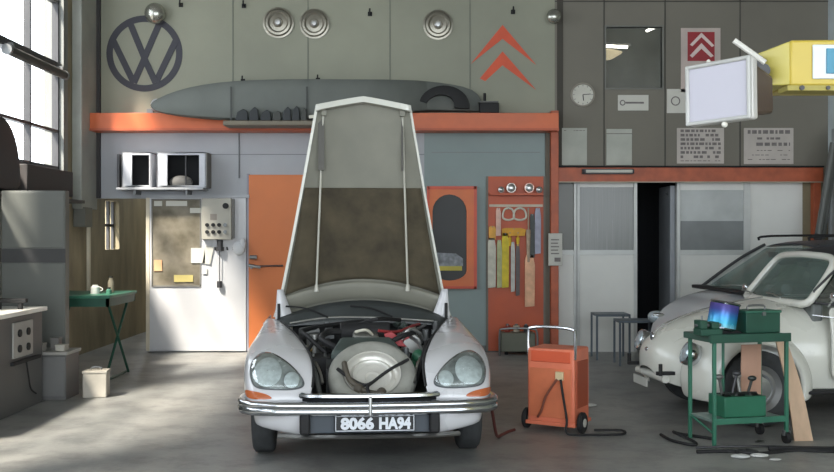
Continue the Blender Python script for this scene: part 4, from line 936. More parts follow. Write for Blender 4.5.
# edge lips
edge = [hoodp(-1, v, 0.0) for v in vs_]; rows = [[(x - .004, y + .035, z), (x - .004, y - .012, z), (x + .02, y - .014, z), (x + .022, y + .01, z)] for x, y, z in edge]
ob('edge_lip', MB().grid(rows), m_beetle, H, ang=50)
rows = [[(-x + .004, y + .035, z), (-x + .004, y - .012, z), (-x - .014, y - .014, z), (-x - .016, y + .01, z)] for x, y, z in edge]
ob('edge_lip', MB().grid(rows), m_beetle, H, ang=50)
tip = [hoodp(u, 1.0, 0) for u in us]; rows = [[(x, y + .04, z + .008), (x, y - .05, z + .004), (x, y - .06, z - .045), (x, y - .02, z - .055)] for x, y, z in tip]
ob('front_lip', MB().grid(rows), m_beetle, H, ang=50, solid=0.006)
for u0 in (-.83, .83):
    ob('corner_bracket', MB().box(u0 * .40 - .02, u0 * .40 + .02, HINGE.y + yt_ - .06, HINGE.y + yt_ + .05, HINGE.z + zt_ * .955, HINGE.z + zt_ * .99), m_hin, H)
# lower reinforcement
rb = [[hoodp(u, v + .07 * (1 - u * u), off, .05) for u in us] for v, off in ((.015, .0), (.03, -.02), (.075, -.03), (.095, -.02), (.10, .01))]
ob('stiffener', MB().grid(rb), m_hin, H, sub=1, ang=60)
for s, b0, b1 in ((-1, -.40, -.34), (1, .39, .335)):
    y0 = HINGE.y - .02; p0 = (b0, y0 - .03, HINGE.z + .26); p1 = (b1, HINGE.y + yt_ - .0, HINGE.z + zt_ * .955)
    ob('prop_rod', MB().cyl(p0, p1, .009, 8), mat('pale_rod', (190, 188, 176), 0.4), H)
    ob('rod_socket', MB().cyl((b0, y0 - .03, HINGE.z + .22), (b0, y0 - .03, HINGE.z + .28), .022, 10, .014), mat('pale_rod', (0, 0, 0)), H)
    ob('inner_channel', MB().box(b1 - .035 * (s < 0) - .008, b1 + .008, HINGE.y + yt_ + .0, HINGE.y + yt_ + .05, HINGE.z + zt_ * .70, HINGE.z + zt_ * .96), mat('channel_dark', (84, 82, 76), 0.6), H)
ob('side_pin', MB().cyl((-.46, HINGE.y + yt_ - .01, HINGE.z + zt_ * .95), (-.385, HINGE.y + yt_, HINGE.z + zt_ * .955), .014, 8), mat('pale_rod', (0, 0, 0)), H)
for s in (-1, 1):
    mb = MB(); c0 = (s * .735, 1.99, .90)
    rows = []
    for i in range(8):
        t = i / 7; rows.append([(s * (.755 - .02 * t), 1.93, .88 + .26 * t), (s * (.60 + .09 * t), 1.955, .90 + .24 * t)])
    ob('hinge_cover', mb.grid(rows), m_car, CAR, solid=0.01)
    ob('hinge', MB().box(s * .72 - .012, s * .72 + .012, 1.90, 2.02, .82, 1.02), m_black, CAR, bev=0.004)
# wheels
def wheel(c, r, w, parent, side=1, m_cap=None, name='wheel'):
    mb = MB(); mb.lathe([(r * .62, -w / 2 * .8), (r * .75, -w / 2), (r * .93, -w / 2 * .92), (r, -w / 2 * .7), (r, w / 2 * .7), (r * .93, w / 2 * .92), (r * .75, w / 2), (r * .62, w / 2 * .8)], 40, 'x', c)
    t = ob(name, mb, m_tyre, parent, ang=50)
    mb = MB(); mb.lathe([(r * .63, w / 2 * .8 * side), (r * .58, w * .3 * side), (r * .5, w * .15 * side), (r * .42, w * .2 * side), (0, w * .22 * side)], 32, 'x', c)
    ob('rim', mb, mat('wheel_rim', (150, 150, 148), 0.4, 0.5), t)
    mb = MB(); mb.lathe([(r * .4, w * .25 * side), (r * .32, w * .40 * side), (0, w * .45 * side)], 28, 'x', c)
    ob('hubcap', mb, m_cap or m_chrome, t)
    return t
for s in (-1, 1):
    wheel((s * .755, .80, .318), .318, .17, CAR, s); wheel((s * .655, 3.92, .318), .318, .15, CAR, s)
# rest of the body behind the hood
def sect(w, zb, zt2, y, n=9, p=2.6, wb=None):
    pts = []
    wb = wb or w * .96
    pts.append((-wb, y, zb))
    for i in range(n + 4):
        t = PI - PI * i / (n + 3)
        c = math.cos(t); s_ = math.sin(t)
        x = w * (abs(c) ** (2 / p)) * (1 if c > 0 else -1); z = zb + (zt2 - zb) * (0.35 + 0.65 * abs(s_) ** (2 / p))
        pts.append((x, y, z))
    pts.append((wb, y, zb))
    return pts
bd = [(2.06, .86, .27, .90), (2.4, .855, .26, .92), (3.0, .84, .26, .93), (3.5, .80, .27, .92), (4.0, .74, .30, .88), (4.4, .66, .34, .80), (4.7, .56, .38, .68), (4.78, .45, .42, .55)]
ob('body_shell', MB().grid([sect(w, zb, z1_, y) for y, w, zb, z1_ in bd], False, True, True), m_car, CAR, sub=1, ang=60)
gh = [(2.16, .66, .86, .93), (2.35, .62, .86, 1.13), (2.6, .58, .86, 1.37), (3.0, .57, .86, 1.46), (3.5, .55, .86, 1.44), (3.9, .52, .84, 1.30), (4.3, .46, .80, 1.02), (4.5, .40, .76, .82)]
ob('cabin_glass', MB().grid([sect(w, zb, z1_, y) for y, w, zb, z1_ in gh], False, True, True), mat('dark_car_glass', (40, 46, 48), 0.1), CAR, sub=1, ang=60)
rows = []
for y, w, zb, z1_ in [(2.68, .56, 0, 1.42), (3.0, .575, 0, 1.475), (3.5, .555, 0, 1.455), (3.9, .525, 0, 1.315), (4.0, .51, 0, 1.26)]:
    rows.append([(-w, y, z1_ - .16), (-w * .92, y, z1_ - .05), (-w * .6, y, z1_), (0, y, z1_ + .012), (w * .6, y, z1_), (w * .92, y, z1_ - .05), (w, y, z1_ - .16)])
ob('roof_panel', MB().grid(rows), mat('pale_roof', (186, 186, 182), 0.3), CAR, sub=1, solid=0.012, ang=60)
for s in (-1, 1):
    ob('door', MB().box(s * .862 - .006, s * .862 + .006, 2.1, 3.0, .32, .84), m_car, CAR, bev=0.005)
    ob('door_handle', MB().cyl((s * .875, 2.86, .76), (s * .875, 2.98, .76), .012, 8), m_chrome, CAR)

# ------------------------------------------------------------- cream beetle (right)
BT = thing('compact_car', 'cream white rounded small car with round headlights behind the green cart', 'car', (1.98, 8.97, 0), math.radians(-82.8))
def bsect(y, w, zb, zt2, p=2.4, wb=None, sh=0.35):
    pts = [(-(wb or w * .9), y, zb)]
    for i in range(15):
        t = PI - PI * i / 14; c = math.cos(t); s_ = math.sin(t)
        pts.append((w * (abs(c) ** (2 / p)) * (1 if c > 0 else -1), y, zb + (zt2 - zb) * (sh + (1 - sh) * abs(s_) ** (2 / p))))
    pts.append(((wb or w * .9), y, zb)); return pts
bs = [(.07, .12, .44, .56), (.09, .24, .38, .63), (.15, .34, .33, .70), (.27, .41, .29, .785), (.45, .47, .27, .87), (.7, .53, .25, .945), (1.0, .60, .25, 1.005), (1.28, .665, .25, 1.04), (1.5, .70, .25, 1.03), (1.9, .715, .25, 1.02), (2.5, .72, .25, 1.01), (2.9, .70, .25, .99), (3.3, .62, .27, .90), (3.7, .50, .32, .75), (3.95, .36, .38, .58), (4.02, .2, .42, .5)]
ob('body_shell', MB().grid([bsect(y, w, zb, z1_) for y, w, zb, z1_ in bs], False, True, True), m_beetle, BT, sub=2, ang=70)
# front lid, a raised skin with its own edge
ls_ = [(.115, .13, .60), (.15, .24, .685), (.27, .32, .775), (.45, .375, .86), (.7, .42, .935), (1.0, .46, .995), (1.2, .47, 1.025)]
rows = []
for y, w, z_ in ls_:
    rows.append([(x * w, y - .012, z_ + .012 - .055 * abs(x) ** 2.2 * (1 + .6 * (1 - y))) for x in (-1, -.8, -.5, -.2, 0, .2, .5, .8, 1)])
ob('front_lid', MB().grid(rows), m_beetle, BT, sub=2, solid=0.012, ang=70)
ob('lid_trim', MB().tube([(0, y - .02, z_ + .018) for y, w, z_ in ls_[1:]], .006, 6, 3), m_chrome, BT)
ob('lid_badge', MB().lathe([(0, -.012), (.035, -.01), (.04, 0), (0, 0)], 20, 'y', (0, .135, .70)), m_chrome, BT)
ob('lid_handle', MB().ball((0, .09, .585), (.045, .02, .022)), m_chrome, BT)
def fen(s, yc, R, front=True):
    zc = .33; rows = []
    for i in range(17):
        th = math.radians(198 - i * 228 / 16 if front else -18 + i * 228 / 16)
        # radius multiplier by direction (forward = cos<0 in y)
        c_, s_ = math.cos(th), math.sin(th)
        fwd = max(0, c_ * -1 if front else c_)
        back = max(0, c_ if front else -c_)
        Rk = R + .075 * fwd ** 1.5 + .10 * fwd * max(0, s_) + .06 * back
        lip = .345
        row = []
        for ph in (0, 12, 26, 42, 58, 72, 84, 92):
            a = math.radians(ph); cc = max(0, math.cos(a)) ** .75
            r = lip + (Rk - lip) * cc; x = .40 + .375 * math.sin(min(a, PI / 2)) ** .9
            if ph == 92: r = lip + .01; x -= .03
            row.append((s * x, yc + r * c_, max(.22, zc + r * s_)))
        rows.append(row)
    return MB().grid(rows)
for s in (-1, 1):
    ff = ob('front_fender', fen(s, .80, .49), m_beetle, BT, sub=2, solid=0.01, ang=70)
    ob('rear_fender', fen(s, 3.2, .50, False), m_beetle, BT, sub=2, solid=0.01, ang=70)
    wheel((s * .66, .80, .32), .32, .15, BT, s); wheel((s * .66, 3.2, .32), .32, .15, BT, s)
    hm = Matrix.Translation((s * .565, .232, .612)) @ Matrix.Rotation(math.radians(-22), 4, 'X')
    mb = MB(); mb.x = hm; mb.lathe([(.06, .12), (.10, .06), (.104, 0), (.098, -.02), (.085, -.024), (.083, -.0)], 32, 'y')
    h_ = ob('headlight', mb, m_chrome, BT, ang=50)
    mb = MB(); mb.x = hm; mb.lathe([(.085, -.018), (.06, -.03), (.03, -.036), (0, -.038)], 32, 'y')
    ob('lens', mb, mat('beetle_lens', (190, 204, 210), 0.08, 0.5, 0.2, 30), h_)
    mb = MB(); mb.ball((s * .60, .42, .842), (.022, .06, .018)); ob('indicator', mb, m_chrome, BT)
    ob('bumper_bracket', MB().box(s * .36 - .02, s * .36 + .02, .04, .2, .40, .43).cyl((s * .40, .06, .40), (s * .40, .06, .50), .018, 8), m_black, BT)
    ob('running_board', MB().box(min(s * .62, s * .76), max(s * .62, s * .76), 1.2, 2.8, .27, .30), m_black, BT, bev=0.01)
    # door skin and seam
    rows = []
    for y in (1.42, 1.6, 1.9, 2.2, 2.42):
        rows.append([(s * .712, y, .36), (s * .738, y, .55), (s * .738, y, .75), (s * .715, y, .93), (s * .67, y, 1.005)])
    ob('door', MB().grid(rows), m_beetle, BT, sub=1, solid=0.012 * s, ang=70)
    ob('door_handle', MB().cyl((s * .765, 2.2, .80), (s * .765, 2.34, .80), .012, 8).ball((s * .75, 2.2, .80), .016).ball((s * .75, 2.34, .80), .016), m_chrome, BT)
    ob('side_trim', MB().tube([(s * .66, 1.3, .93), (s * .735, 1.6, .90), (s * .74, 2.4, .885), (s * .72, 2.9, .86)], .006, 6), m_chrome, BT)
ob('number_plate', MB().box(-.17, .17, .02, .03, .27, .345), mat('plate_off_white', (186, 186, 178), 0.5), BT)
ob('front_valance', MB().cyl((-.34, .13, .36), (.34, .13, .36), .035, 12), m_beetle, BT)
# windscreen frame and glass
def rr(y0, z0, hw0, y1, z1, hw1, rad=.1):
    base = [(-1, 0), (-.6, -.02), (0, -.03), (.6, -.02), (1, 0), (1.03, .3), (1.0, .65), (.93, .88), (.75, .99), (.3, 1.03), (0, 1.04), (-.3, 1.03), (-.75, .99), (-.93, .88), (-1.0, .65), (-1.03, .3)]
    out = []
    for u, v in base:
        hw = hw0 + (hw1 - hw0) * v; out.append((u * hw, y0 + (y1 - y0) * v + .06 * u * u, z0 + (z1 - z0) * v))
    return out
ps_ = rr(1.24, 1.025, .565, 1.56, 1.415, .55)
ws = ob('windscreen_frame', MB().tube(ps_, .034, 10, 4, True), m_beetle, BT, ang=60)
c = Vector((0, 1.38, 1.22))
ob('windscreen_glass', MB().add([c] + [Vector(p) for p in ps_], [(0, i + 1, (i + 1) % 16 + 1) for i in range(16)]), part_clear_glass('lit_tint_screen', (112, 130, 124), 0.55, 0.2), ws)  # greenish light through the screen is put into the pane colour
# soft top
tp = [(1.60, .555, 1.445), (1.8, .585, 1.49), (2.1, .60, 1.505), (2.4, .595, 1.49), (2.7, .57, 1.42), (2.95, .53, 1.28), (3.1, .50, 1.08)]
rows = []
for y, w, z_ in tp:
    dn = .10 if y < 2.5 else (.10 + (z_ - 1.0) * .9 * min(1, (y - 2.5) / .25))
    rows.append([(-w * 1.03, y, z_ - .05 - dn), (-w, y, z_ - .08), (-w * .85, y, z_ - .015), (-w * .4, y, z_ + .005), (0, y, z_ + .01), (w * .4, y, z_ + .005), (w * .85, y, z_ - .015), (w, y, z_ - .08), (w * 1.03, y, z_ - .05 - dn)])
ob('soft_top', MB().grid(rows), mat('black_soft_top', (44, 44, 48), 0.8, 0, 0.15, 12), BT, sub=1, solid=0.02, ang=70)
for s in (-1, 1):
    fm_ = [(s * .60, 1.36, 1.03), (s * .60, 1.63, 1.37), (s * .60, 1.85, 1.41), (s * .61, 2.2, 1.41), (s * .64, 2.42, 1.36), (s * .67, 2.46, 1.03)]
    f_ = ob('side_window_frame', MB().tube(fm_, .012, 6, 3, True), m_frame, BT)
    c = Vector((s * .61, 1.95, 1.2)); ob('side_glass', MB().add([c] + [Vector(p) for p in fm_], [(0, i + 1, (i + 1) % 6 + 1) for i in range(6)]), glass('car_glass', (150, 172, 168), 0.10, 0.03), f_)
    ob('mirror', MB().cyl((s * .70, 1.42, 1.0), (s * .80, 1.40, 1.06), .008, 6).ball((s * .82, 1.40, 1.09), (.05, .02, .04)), m_chrome, BT)
    se = ob('seat', MB().box(s * .32 - .22, s * .32 + .22, 1.9, 2.35, .55, .72).box(s * .32 - .2, s * .32 + .2, 2.3, 2.42, .7, 1.2), mat('green_yellow_seat', (150, 156, 66), 0.7) if s > 0 else mat('grey_seat', (90, 90, 86), .7), BT, bev=0.04)
ob('dashboard', MB().box(-.55, .55, 1.36, 1.46, .84, 1.03), mat('dash_grey', (110, 114, 112), 0.5), BT, bev=0.02)
st = MB(); st.x = Matrix.Translation((.32, 1.66, 1.03)) @ Matrix.Rotation(math.radians(25), 4, 'X'); st.lathe([(.185, -.01), (.195, 0), (.185, .01), (.175, 0), (.185, -.01)], 28, 'y').box(-.18, .18, -.01, .01, -.015, .015)
ob('steering_wheel', st, m_black, BT)
ob('interior_mirror', MB().box(-.09, .09, 1.56, 1.58, 1.32, 1.36), m_black, BT, bev=0.005)
for s in (-1, 1): ob('wiper', MB().tube([(s * .25, 1.22, 1.05), (s * .25 - .2, 1.25, 1.075), (s * .25 - .36, 1.27, 1.075)], .007, 6), m_dullchrome, BT)

# ------------------------------------------------------------- silver car behind it
MC = thing('silver_car', 'silver modern car with a big raked windscreen parked behind the cream car', 'car', (2.36, 10.98, 0), math.radians(-83))
ms = [(.40, .50, .35, .52), (.43, .62, .26, .64), (.50, .72, .22, .76), (.62, .78, .20, .87), (.82, .82, .20, .96), (1.1, .84, .20, 1.02), (1.6, .85, .20, 1.02), (2.6, .85, .20, 1.02), (3.3, .84, .22, 1.02), (3.8, .80, .25, .98), (3.95, .72, .32, .85)]
ob('body_shell', MB().grid([bsect(y, w, zb, z1_, 3.2) for y, w, zb, z1_ in ms], False, True, True), m_silver, MC, sub=2, ang=70)
gs = [(1.0, .68, 1.0, 1.02), (1.25, .655, 1.0, 1.20), (1.5, .63, 1.0, 1.37), (1.72, .61, 1.0, 1.50), (2.0, .61, 1.0, 1.535)]
rows = [[(u * w, y + .10 * u * u, zt2 - .02 * u * u) for u in (-1, -.75, -.4, 0, .4, .75, 1)] for y, w, zb, zt2 in gs[:4]]
wsg = ob('windscreen_glass', MB().grid(rows), part_clear_glass('lit_tint_screen', (0, 0, 0)), MC, ang=60)  # same pane colour with the light through it painted in
ob('scuttle', MB().box(-.68, .68, .96, 1.12, .99, 1.03), m_black, MC, bev=0.01)
for s in (-1, 1):
    ob('windscreen_pillar', MB().tube([(s * .69, 1.08, 1.0), (s * .665, 1.35, 1.2), (s * .64, 1.6, 1.37), (s * .615, 1.84, 1.50)], .018, 8), m_frame, MC)
    ob('side_glass', MB().add([(s * .72, 1.2, 1.02), (s * .63, 1.86, 1.46), (s * .63, 3.4, 1.46), (s * .72, 3.7, 1.02)], [(0, 1, 2, 3)]), glass('car_glass', (150, 172, 168), 0.10, 0.03), MC)
    ob('roof_rail', MB().tube([(s * .58, 1.75, 1.55), (s * .58, 1.9, 1.60), (s * .58, 3.3, 1.60), (s * .58, 3.5, 1.53)], .014, 8), m_black, MC)
    hl_ = ob('headlight', MB().ball((s * .58, .50, .66), (.14, .10, .075)), mat('beetle_lens', (0, 0, 0)), MC)
    wheel((s * .74, 1.0, .30), .30, .18, MC, s, m_steel); wheel((s * .74, 3.2, .30), .30, .18, MC, s, m_steel)
    ob('wing_mirror', MB().ball((s * .86, 1.35, 1.05), (.08, .05, .06)), m_silver, MC)
rows = [[(u * w, y, z_ - .05 * abs(u) ** 3) for u in (-1, -.8, -.4, 0, .4, .8, 1)] for y, w, z_ in ((1.80, .61, 1.525), (2.1, .64, 1.56), (2.8, .64, 1.56), (3.4, .62, 1.52), (3.65, .60, 1.44))]
ob('roof_panel', MB().grid(rows), mat('dark_grey_roof', (62, 64, 70), 0.4), MC, sub=1, solid=0.03, ang=60)
ob('rear_window', MB().add([(-.60, 3.65, 1.43), (.60, 3.65, 1.43), (.66, 3.85, 1.0), (-.66, 3.85, 1.0)], [(0, 1, 2, 3)]), glass('car_glass', (150, 172, 168), 0.10, 0.03), MC)
ob('dashboard', MB().box(-.64, .64, 1.15, 1.5, .92, 1.02), mat('dash_dark', (52, 54, 56), 0.6), MC, bev=0.03)
ob('interior_mirror', MB().box(-.1, .1, 1.62, 1.64, 1.36, 1.42), m_black, MC)
ob('bumper', MB().cyl((-.6, .45, .38), (.6, .45, .38), .07, 12), m_silver, MC)
for s in (-1, 1): ob('seat', MB().box(s * .35 - .23, s * .35 + .23, 2.3, 2.42, .6, 1.25), mat('grey_seat', (0, 0, 0)), MC, bev=0.05)

# ------------------------------------------------------------- green tool cart
ang = math.radians(14)
CT = thing('tool_cart', 'green steel tool cart with thin legs and a low shelf before the cream car', 'cart', (2.25, 7.57, 0), ang)
cw, cd, chh = .62, .36, .845
ob('top_tray', MB().box(-.05, cw + .02, -.02, cd + .02, chh - .05, chh), mat('cart_top_green', (62, 92, 80), 0.5, 0, 0.15, 6), CT, bev=0.006)
ob('front_lip', MB().box(-.05, cw + .02, -.035, -.02, chh - .055, chh + .01), m_dgreen, CT, bev=0.003)
for x_, y_ in ((0, 0), (0, cd), (cw, 0), (cw, cd)):
    ob('leg', MB().box(x_ - .013, x_ + .013, y_ - .013, y_ + .013, 0.0 if x_ == 0 else .06, chh - .05), m_green, CT, bev=0.003)
for y_ in (0, cd):
    mb = MB(); mb.cyl((cw - .018, y_, .045), (cw + .018, y_, .045), .045, 18); cs = ob('castor', mb, m_black, CT, bev=0.004)
    ob('fork', MB().box(cw - .03, cw + .03, y_ - .012, y_ + .012, .06, .10), m_steel, cs)
ob('low_shelf', MB().box(0, cw, 0, cd, .18, .20), mat('shelf_grey_green', (120, 140, 132), 0.4, 0.2), CT, bev=0.003)
ob('shelf_brace', MB().cyl((0, 0, .10), (0, cd, .19), .01, 6).box(0, cw, -.01, .0, .17, .215), m_green, CT)
ob('side_rod', MB().cyl((cw * .47, cd, .2), (cw * .47, cd, chh - .05), .012, 8), m_green, CT)
R14 = Matrix.Rotation(ang, 4, 'Z')
def on_cart(x, y, z): v = R14 @ Vector((x, y, z)); return (2.25 + v.x, 7.57 + v.y, v.z)
def toolbox(lb, pos, rz, w, d, h, m, lid=True, name='toolbox'):
    t = thing(name, lb, 'toolbox', pos, rz)
    ob('body', MB().box(-w / 2, w / 2, -d / 2, d / 2, 0, h), m, t, bev=0.006)
    if lid:
        ob('lid', MB().box(-w / 2 - .008, w / 2 + .008, -d / 2 - .008, d / 2 + .008, h, h + .018), mat('toolbox_lid_green', (52, 104, 84), .5), t, bev=0.004)
        ob('handle', MB().tube([(-w * .25, 0, h + .018), (-w * .22, 0, h + .05), (w * .22, 0, h + .05), (w * .25, 0, h + .018)], .008, 6), m_steel, t)
        ob('latch', MB().box(-.015, .015, -d / 2 - .014, -d / 2, h - .02, h + .01), m_steel, t)
    return t
toolbox('green toolbox on the right of the cart top, beside the blue tin', on_cart(.485, .2, chh + .001), ang, .30, .2, .155, m_dgreen)
t = thing('bench_vice', 'small dark green vice at the left end of the cart top', 'vice', on_cart(-.035, .05, chh + .001), ang)
ob('base', MB().box(-.08, .10, -.06, .06, 0, .05), m_dgreen, t, bev=0.005); ob('fixed_jaw', MB().box(-.08, -.02, -.05, .05, .05, .115), m_dgreen, t, bev=0.005); ob('moving_jaw', MB().box(.02, .08, -.05, .05, .05, .10), m_dgreen, t, bev=0.005)
ob('screw', MB().cyl((-.1, 0, .075), (.12, 0, .075), .012, 10).cyl((-.04, 0, .11), (-.04, 0, .15), .008, 8), m_steel, t)
# iridescent blue tin, tilted on its lid ring
m_tin = mat('blue_tin_print', (30, 60, 140), 0.25, 0.3)
nt = m_tin.node_tree; b = nt.nodes['Principled BSDF']
tc = nt.nodes['Texture Coordinate']; sx = nt.nodes.new('ShaderNodeSeparateXYZ'); nt.links.new(tc.outputs['Object'], sx.inputs[0])
mr = nt.nodes.new('ShaderNodeMapRange'); mr.inputs['From Max'].default_value = 0.2; nt.links.new(sx.outputs['Z'], mr.inputs['Value'])
c2 = nt.nodes.new('ShaderNodeValToRGB'); c2.color_ramp.elements[0].color = lin((150, 215, 230)); c2.color_ramp.elements[1].color = lin((100, 84, 150))
for p_, cc in ((.22, (60, 170, 205)), (.5, (50, 130, 195)), (.72, (80, 86, 165))):
    e_ = c2.color_ramp.elements.new(p_); e_.color = lin(cc)
nt.links.new(mr.outputs[0], c2.inputs[0]); nt.links.new(c2.outputs[0], b.inputs['Base Color'])
tn = thing('paint_tin', 'blue and purple shiny tin tilted on the cart top', 'tin', on_cart(.175, .20, chh + .034)); tn.rotation_euler = (0, math.radians(11), ang)
ob('body', MB().lathe([(0, 0), (.112, 0), (.115, .004), (.112, .01), (.112, .19), (.115, .196), (.112, .2), (0, .2)], 40), m_tin, tn, ang=40)
ob('rim', MB().lathe([(.112, .190), (.122, .2), (.112, .212), (.104, .2)], 40), m_chrome, tn); ob('bottom_rim', MB().lathe([(.112, .010), (.122, .0), (.112, -.010), (.104, 0)], 40), m_chrome, tn)
o = tag(ob('black_rest', MB().prism([(-.07, 0), (.13, 0), (.11, .012), (.0, .05), (-.06, .045)], -.05, .05), m_black, None, bev=.004), 'small black wedge under the tilted blue tin', 'wedge'); o.location = on_cart(.19, .16, chh + .0005); o.rotation_euler = (0, 0, ang)
toolbox('open green toolbox full of tools on the low shelf of the cart', on_cart(.31, .19, .201), ang, .36, .24, .16, mat('cart_box_green', (38, 104, 78), .5), lid=False)
tl = [((.30, .20), (.27, .20), .30, (110, 110, 108), 'grey spanner standing at the left of the shelf toolbox'), ((.36, .17), (.40, .16), .33, (70, 70, 72), 'dark hammer leaning in the shelf toolbox'), ((.46, .2), (.44, .22), .30, (150, 150, 146), 'pale pipe leaning in the middle of the shelf toolbox'), ((.53, .22), (.56, .2), .28, (60, 64, 62), 'dark bar at the right of the shelf toolbox')]
for a_, b2, z_, rgb, lb in tl:
    A = Vector(on_cart(a_[0] - .11, a_[1], .345)); B = Vector(on_cart(b2[0] - .11, b2[1], .20 + z_))
    t = thing('hand_tool', lb, 'tool', A, group='tools standing in the shelf toolbox')
    ob('shaft', MB().cyl((0, 0, 0), B - A, .012, 8), mat('tool_%d' % rgb[0], rgb, .4, .5), t); ob('head', MB().ball(B - A, (.035, .02, .022)), mat('tool_%d' % rgb[0], rgb), t)
rubble = MB(); 
ob_fill = ob('tool_heap', MB().grid([[(-.16 + .32 * i / 8, -.1 + .2 * j / 5, .15 + .03 * math.sin(i * 2.1 + j * 1.7)) for i in range(9)] for j in range(6)]), mat('jumbled_tools', (70, 74, 72), .5, .4, .5, 30, .8, 40))
ob_fill.location = on_cart(.31, .19, .201); ob_fill.rotation_euler = (0, 0, ang); tag(ob_fill, 'jumble of small metal bits filling the shelf toolbox', 'metal bits', kind='stuff')
# plank and board leaning by the cart
pk = MB(); rows = []
for i in range(13):
    t = i / 12; x_ = 2.90 + .12 * t + .035 * math.sin(t * PI); z_ = .80 * (1 - t); y_ = 7.98 - .18 * t * t; w_ = .045 + .03 * t
    rows.append([(x_ - w_, y_, z_), (x_ + w_, y_ + .01, z_), (x_ + w_, y_ + .03, z_), (x_ - w_, y_ + .02, z_)])
pk.grid(rows, True, True, True)
tag(ob('bent_plank', pk, m_wood, None, ang=50), 'long bent pale plank leaning against the right end of the cart', 'plank')
cbd = ob('cardboard_sheet', MB().box(-.09, .09, 0, .012, 0, .53), mat('pinkish_cardboard', (188, 148, 126), .8), None, bev=.003); cbd.location = on_cart(.525, .333, .201); cbd.rotation_euler = (math.radians(1), 0, ang)
tag(cbd, 'pinkish cardboard sheet standing on the low shelf of the cart', 'cardboard')

# cables and scrap on the floor
def cable(lb, pts, r, m, name='cable'): return tag(ob(name, MB().tube([(x, y, z) for x, y, z in pts], r, 7, 5), m), lb, 'cable')
cable('black cable looping on the floor under the left of the cart', [(1.95, 8.0, .012), (1.98, 7.75, .014), (2.1, 7.6, .012), (2.14, 7.72, .012), (2.03, 7.9, .05), (2.12, 8.02, .012), (2.3, 7.8, .02)], .012, m_black)
cable('black cable lying along the floor in front of the cart', [(2.06, 7.36, .012), (2.3, 7.38, .012), (2.5, 7.30, .012), (2.8, 7.42, .012), (3.1, 7.38, .012), (3.4, 7.5, .012)], .014, m_black)
cable('thin grey cable behind the long black one under the cart', [(2.1, 7.52, .01), (2.45, 7.47, .03), (2.75, 7.55, .01), (3.15, 7.52, .01), (3.3, 7.62, .01)], .009, m_frame)
bar_ = tag(ob('iron_bar', MB().box(2.62, 3.18, 7.44, 7.47, 0.0, .03), m_black, None, bev=.004), 'flat black iron bar lying on the floor below the castors', 'bar')
for x_, y_, r_, c_, lb in ((2.33, 7.2, .05, (196, 198, 196), 'white scrap of paper left of the others before the cart'), (2.48, 7.24, .045, (206, 206, 202), 'white crumpled scrap in the middle before the cart'), (2.55, 7.12, .03, (190, 190, 186), 'tiny white scrap nearest to the camera before the cart'), (3.12, 7.14, .06, (196, 196, 192), 'white scrap of paper on the floor at the right before the cart'), (2.42, 7.33, .06, (50, 50, 52), 'dark lump of metal among the white scraps')):
    mb = MB(); mb.x = Matrix.Translation((x_, y_, r_ * .3)); rows = []
    rd = random.Random(int(x_ * 100)); mb.ball((0, 0, 0), (r_ * 1.5, r_, r_ * .29), 9, 6)
    mb.v = [(v[0] + rd.uniform(-1, 1) * r_ * .15, v[1] + rd.uniform(-1, 1) * r_ * .15, max(0.0, v[2])) for v in mb.v]
    tag(ob('scrap', mb, mat('scrap_%d' % c_[0], c_, .8), None, ang=20), lb, 'scrap', 'scraps on the floor before the cart')
tag(ob('hook_ring', MB().lathe([(.03, .0), (.042, .008), (.03, .016), (.02, .008), (.03, 0)], 20), m_dullchrome), 'small pale ring under the low shelf of the cart', 'ring').location = (2.66, 7.75, 0.0)

# ------------------------------------------------------------- orange charger trolley
ach = math.radians(-30)
OC = thing('welding_trolley', 'orange welding machine on wheels with a chrome handle right of the white car', 'trolley', (1.09, 8.16, 0), ach)
m_oc = mat('faded_orange_enamel', (214, 118, 88), 0.45, 0, 0.1, 4)
ob('housing', MB().box(-.205, .205, 0, .34, .07, .68), m_oc, OC, bev=0.015)
ob('top_panel', MB().box(-.17, .17, -.008, .0, .57, .66), mat('deep_orange_panel', (206, 88, 54), .5), OC, bev=0.004)
ob('lower_panel', MB().box(-.18, .18, -.008, 0, .12, .52), mat('worn_orange_panel', (204, 114, 78), .5, 0, .12, 5), OC, bev=0.01)
ob('base_frame', MB().box(-.215, .215, -.02, .36, .055, .085), m_oc, OC, bev=0.004)
ob('handle', MB().tube([(-.2, .02, .60), (-.205, .02, .80), (-.17, .02, .845), (0, .02, .855), (.17, .02, .845), (.205, .02, .80), (.2, .02, .60)], .014, 8), m_chrome, OC)
ob('side_grille', MB().box(.205, .212, .05, .29, .2, .58), mat('dark_orange_side', (160, 76, 50), .6), OC)
for x_ in (-.225, .225):
    wl = ob('wheel', MB().lathe([(.0, -.02), (.075, -.02), (.085, -.012), (.085, .012), (.075, .02), (0, .02)], 24, 'x', (x_ * 1.08, .08, .085)), m_black, OC)
    ob('hub', MB().lathe([(0, -.024), (.035, -.024), (.035, .024), (0, .024)], 16, 'x', (x_ * 1.08, .08, .085)), mat('pale_hub', (190, 188, 178), .5), wl)
ob('socket', MB().box(.05, .12, -.03, -.005, .43, .50), mat('cream_socket', (212, 190, 150), .5), OC, bev=.006)
ob('lead', MB().tube([(.07, -.035, .44), (-.02, -.05, .30), (-.06, -.05, .18), (-.10, -.03, .12)], .01, 7), mat('brown_lead', (120, 66, 50), .6), OC)
ob('lead', MB().tube([(.10, -.035, .44), (.13, -.05, .30), (.16, -.05, .12), (.17, -.06, .012), (.35, .0, .012), (.55, .15, .012), (.5, .3, .012), (.3, .2, .012)], .01, 7), m_black, OC)
cable('dark red cable hanging from the white car to the orange machine', [(.50, 7.3, .46), (.56, 7.5, .30), (.62, 7.8, .05), (.68, 8.0, .012), (.74, 8.12, .012), (.80, 8.2, .012)], .012, mat('dark_red_cable', (96, 48, 44), .6))
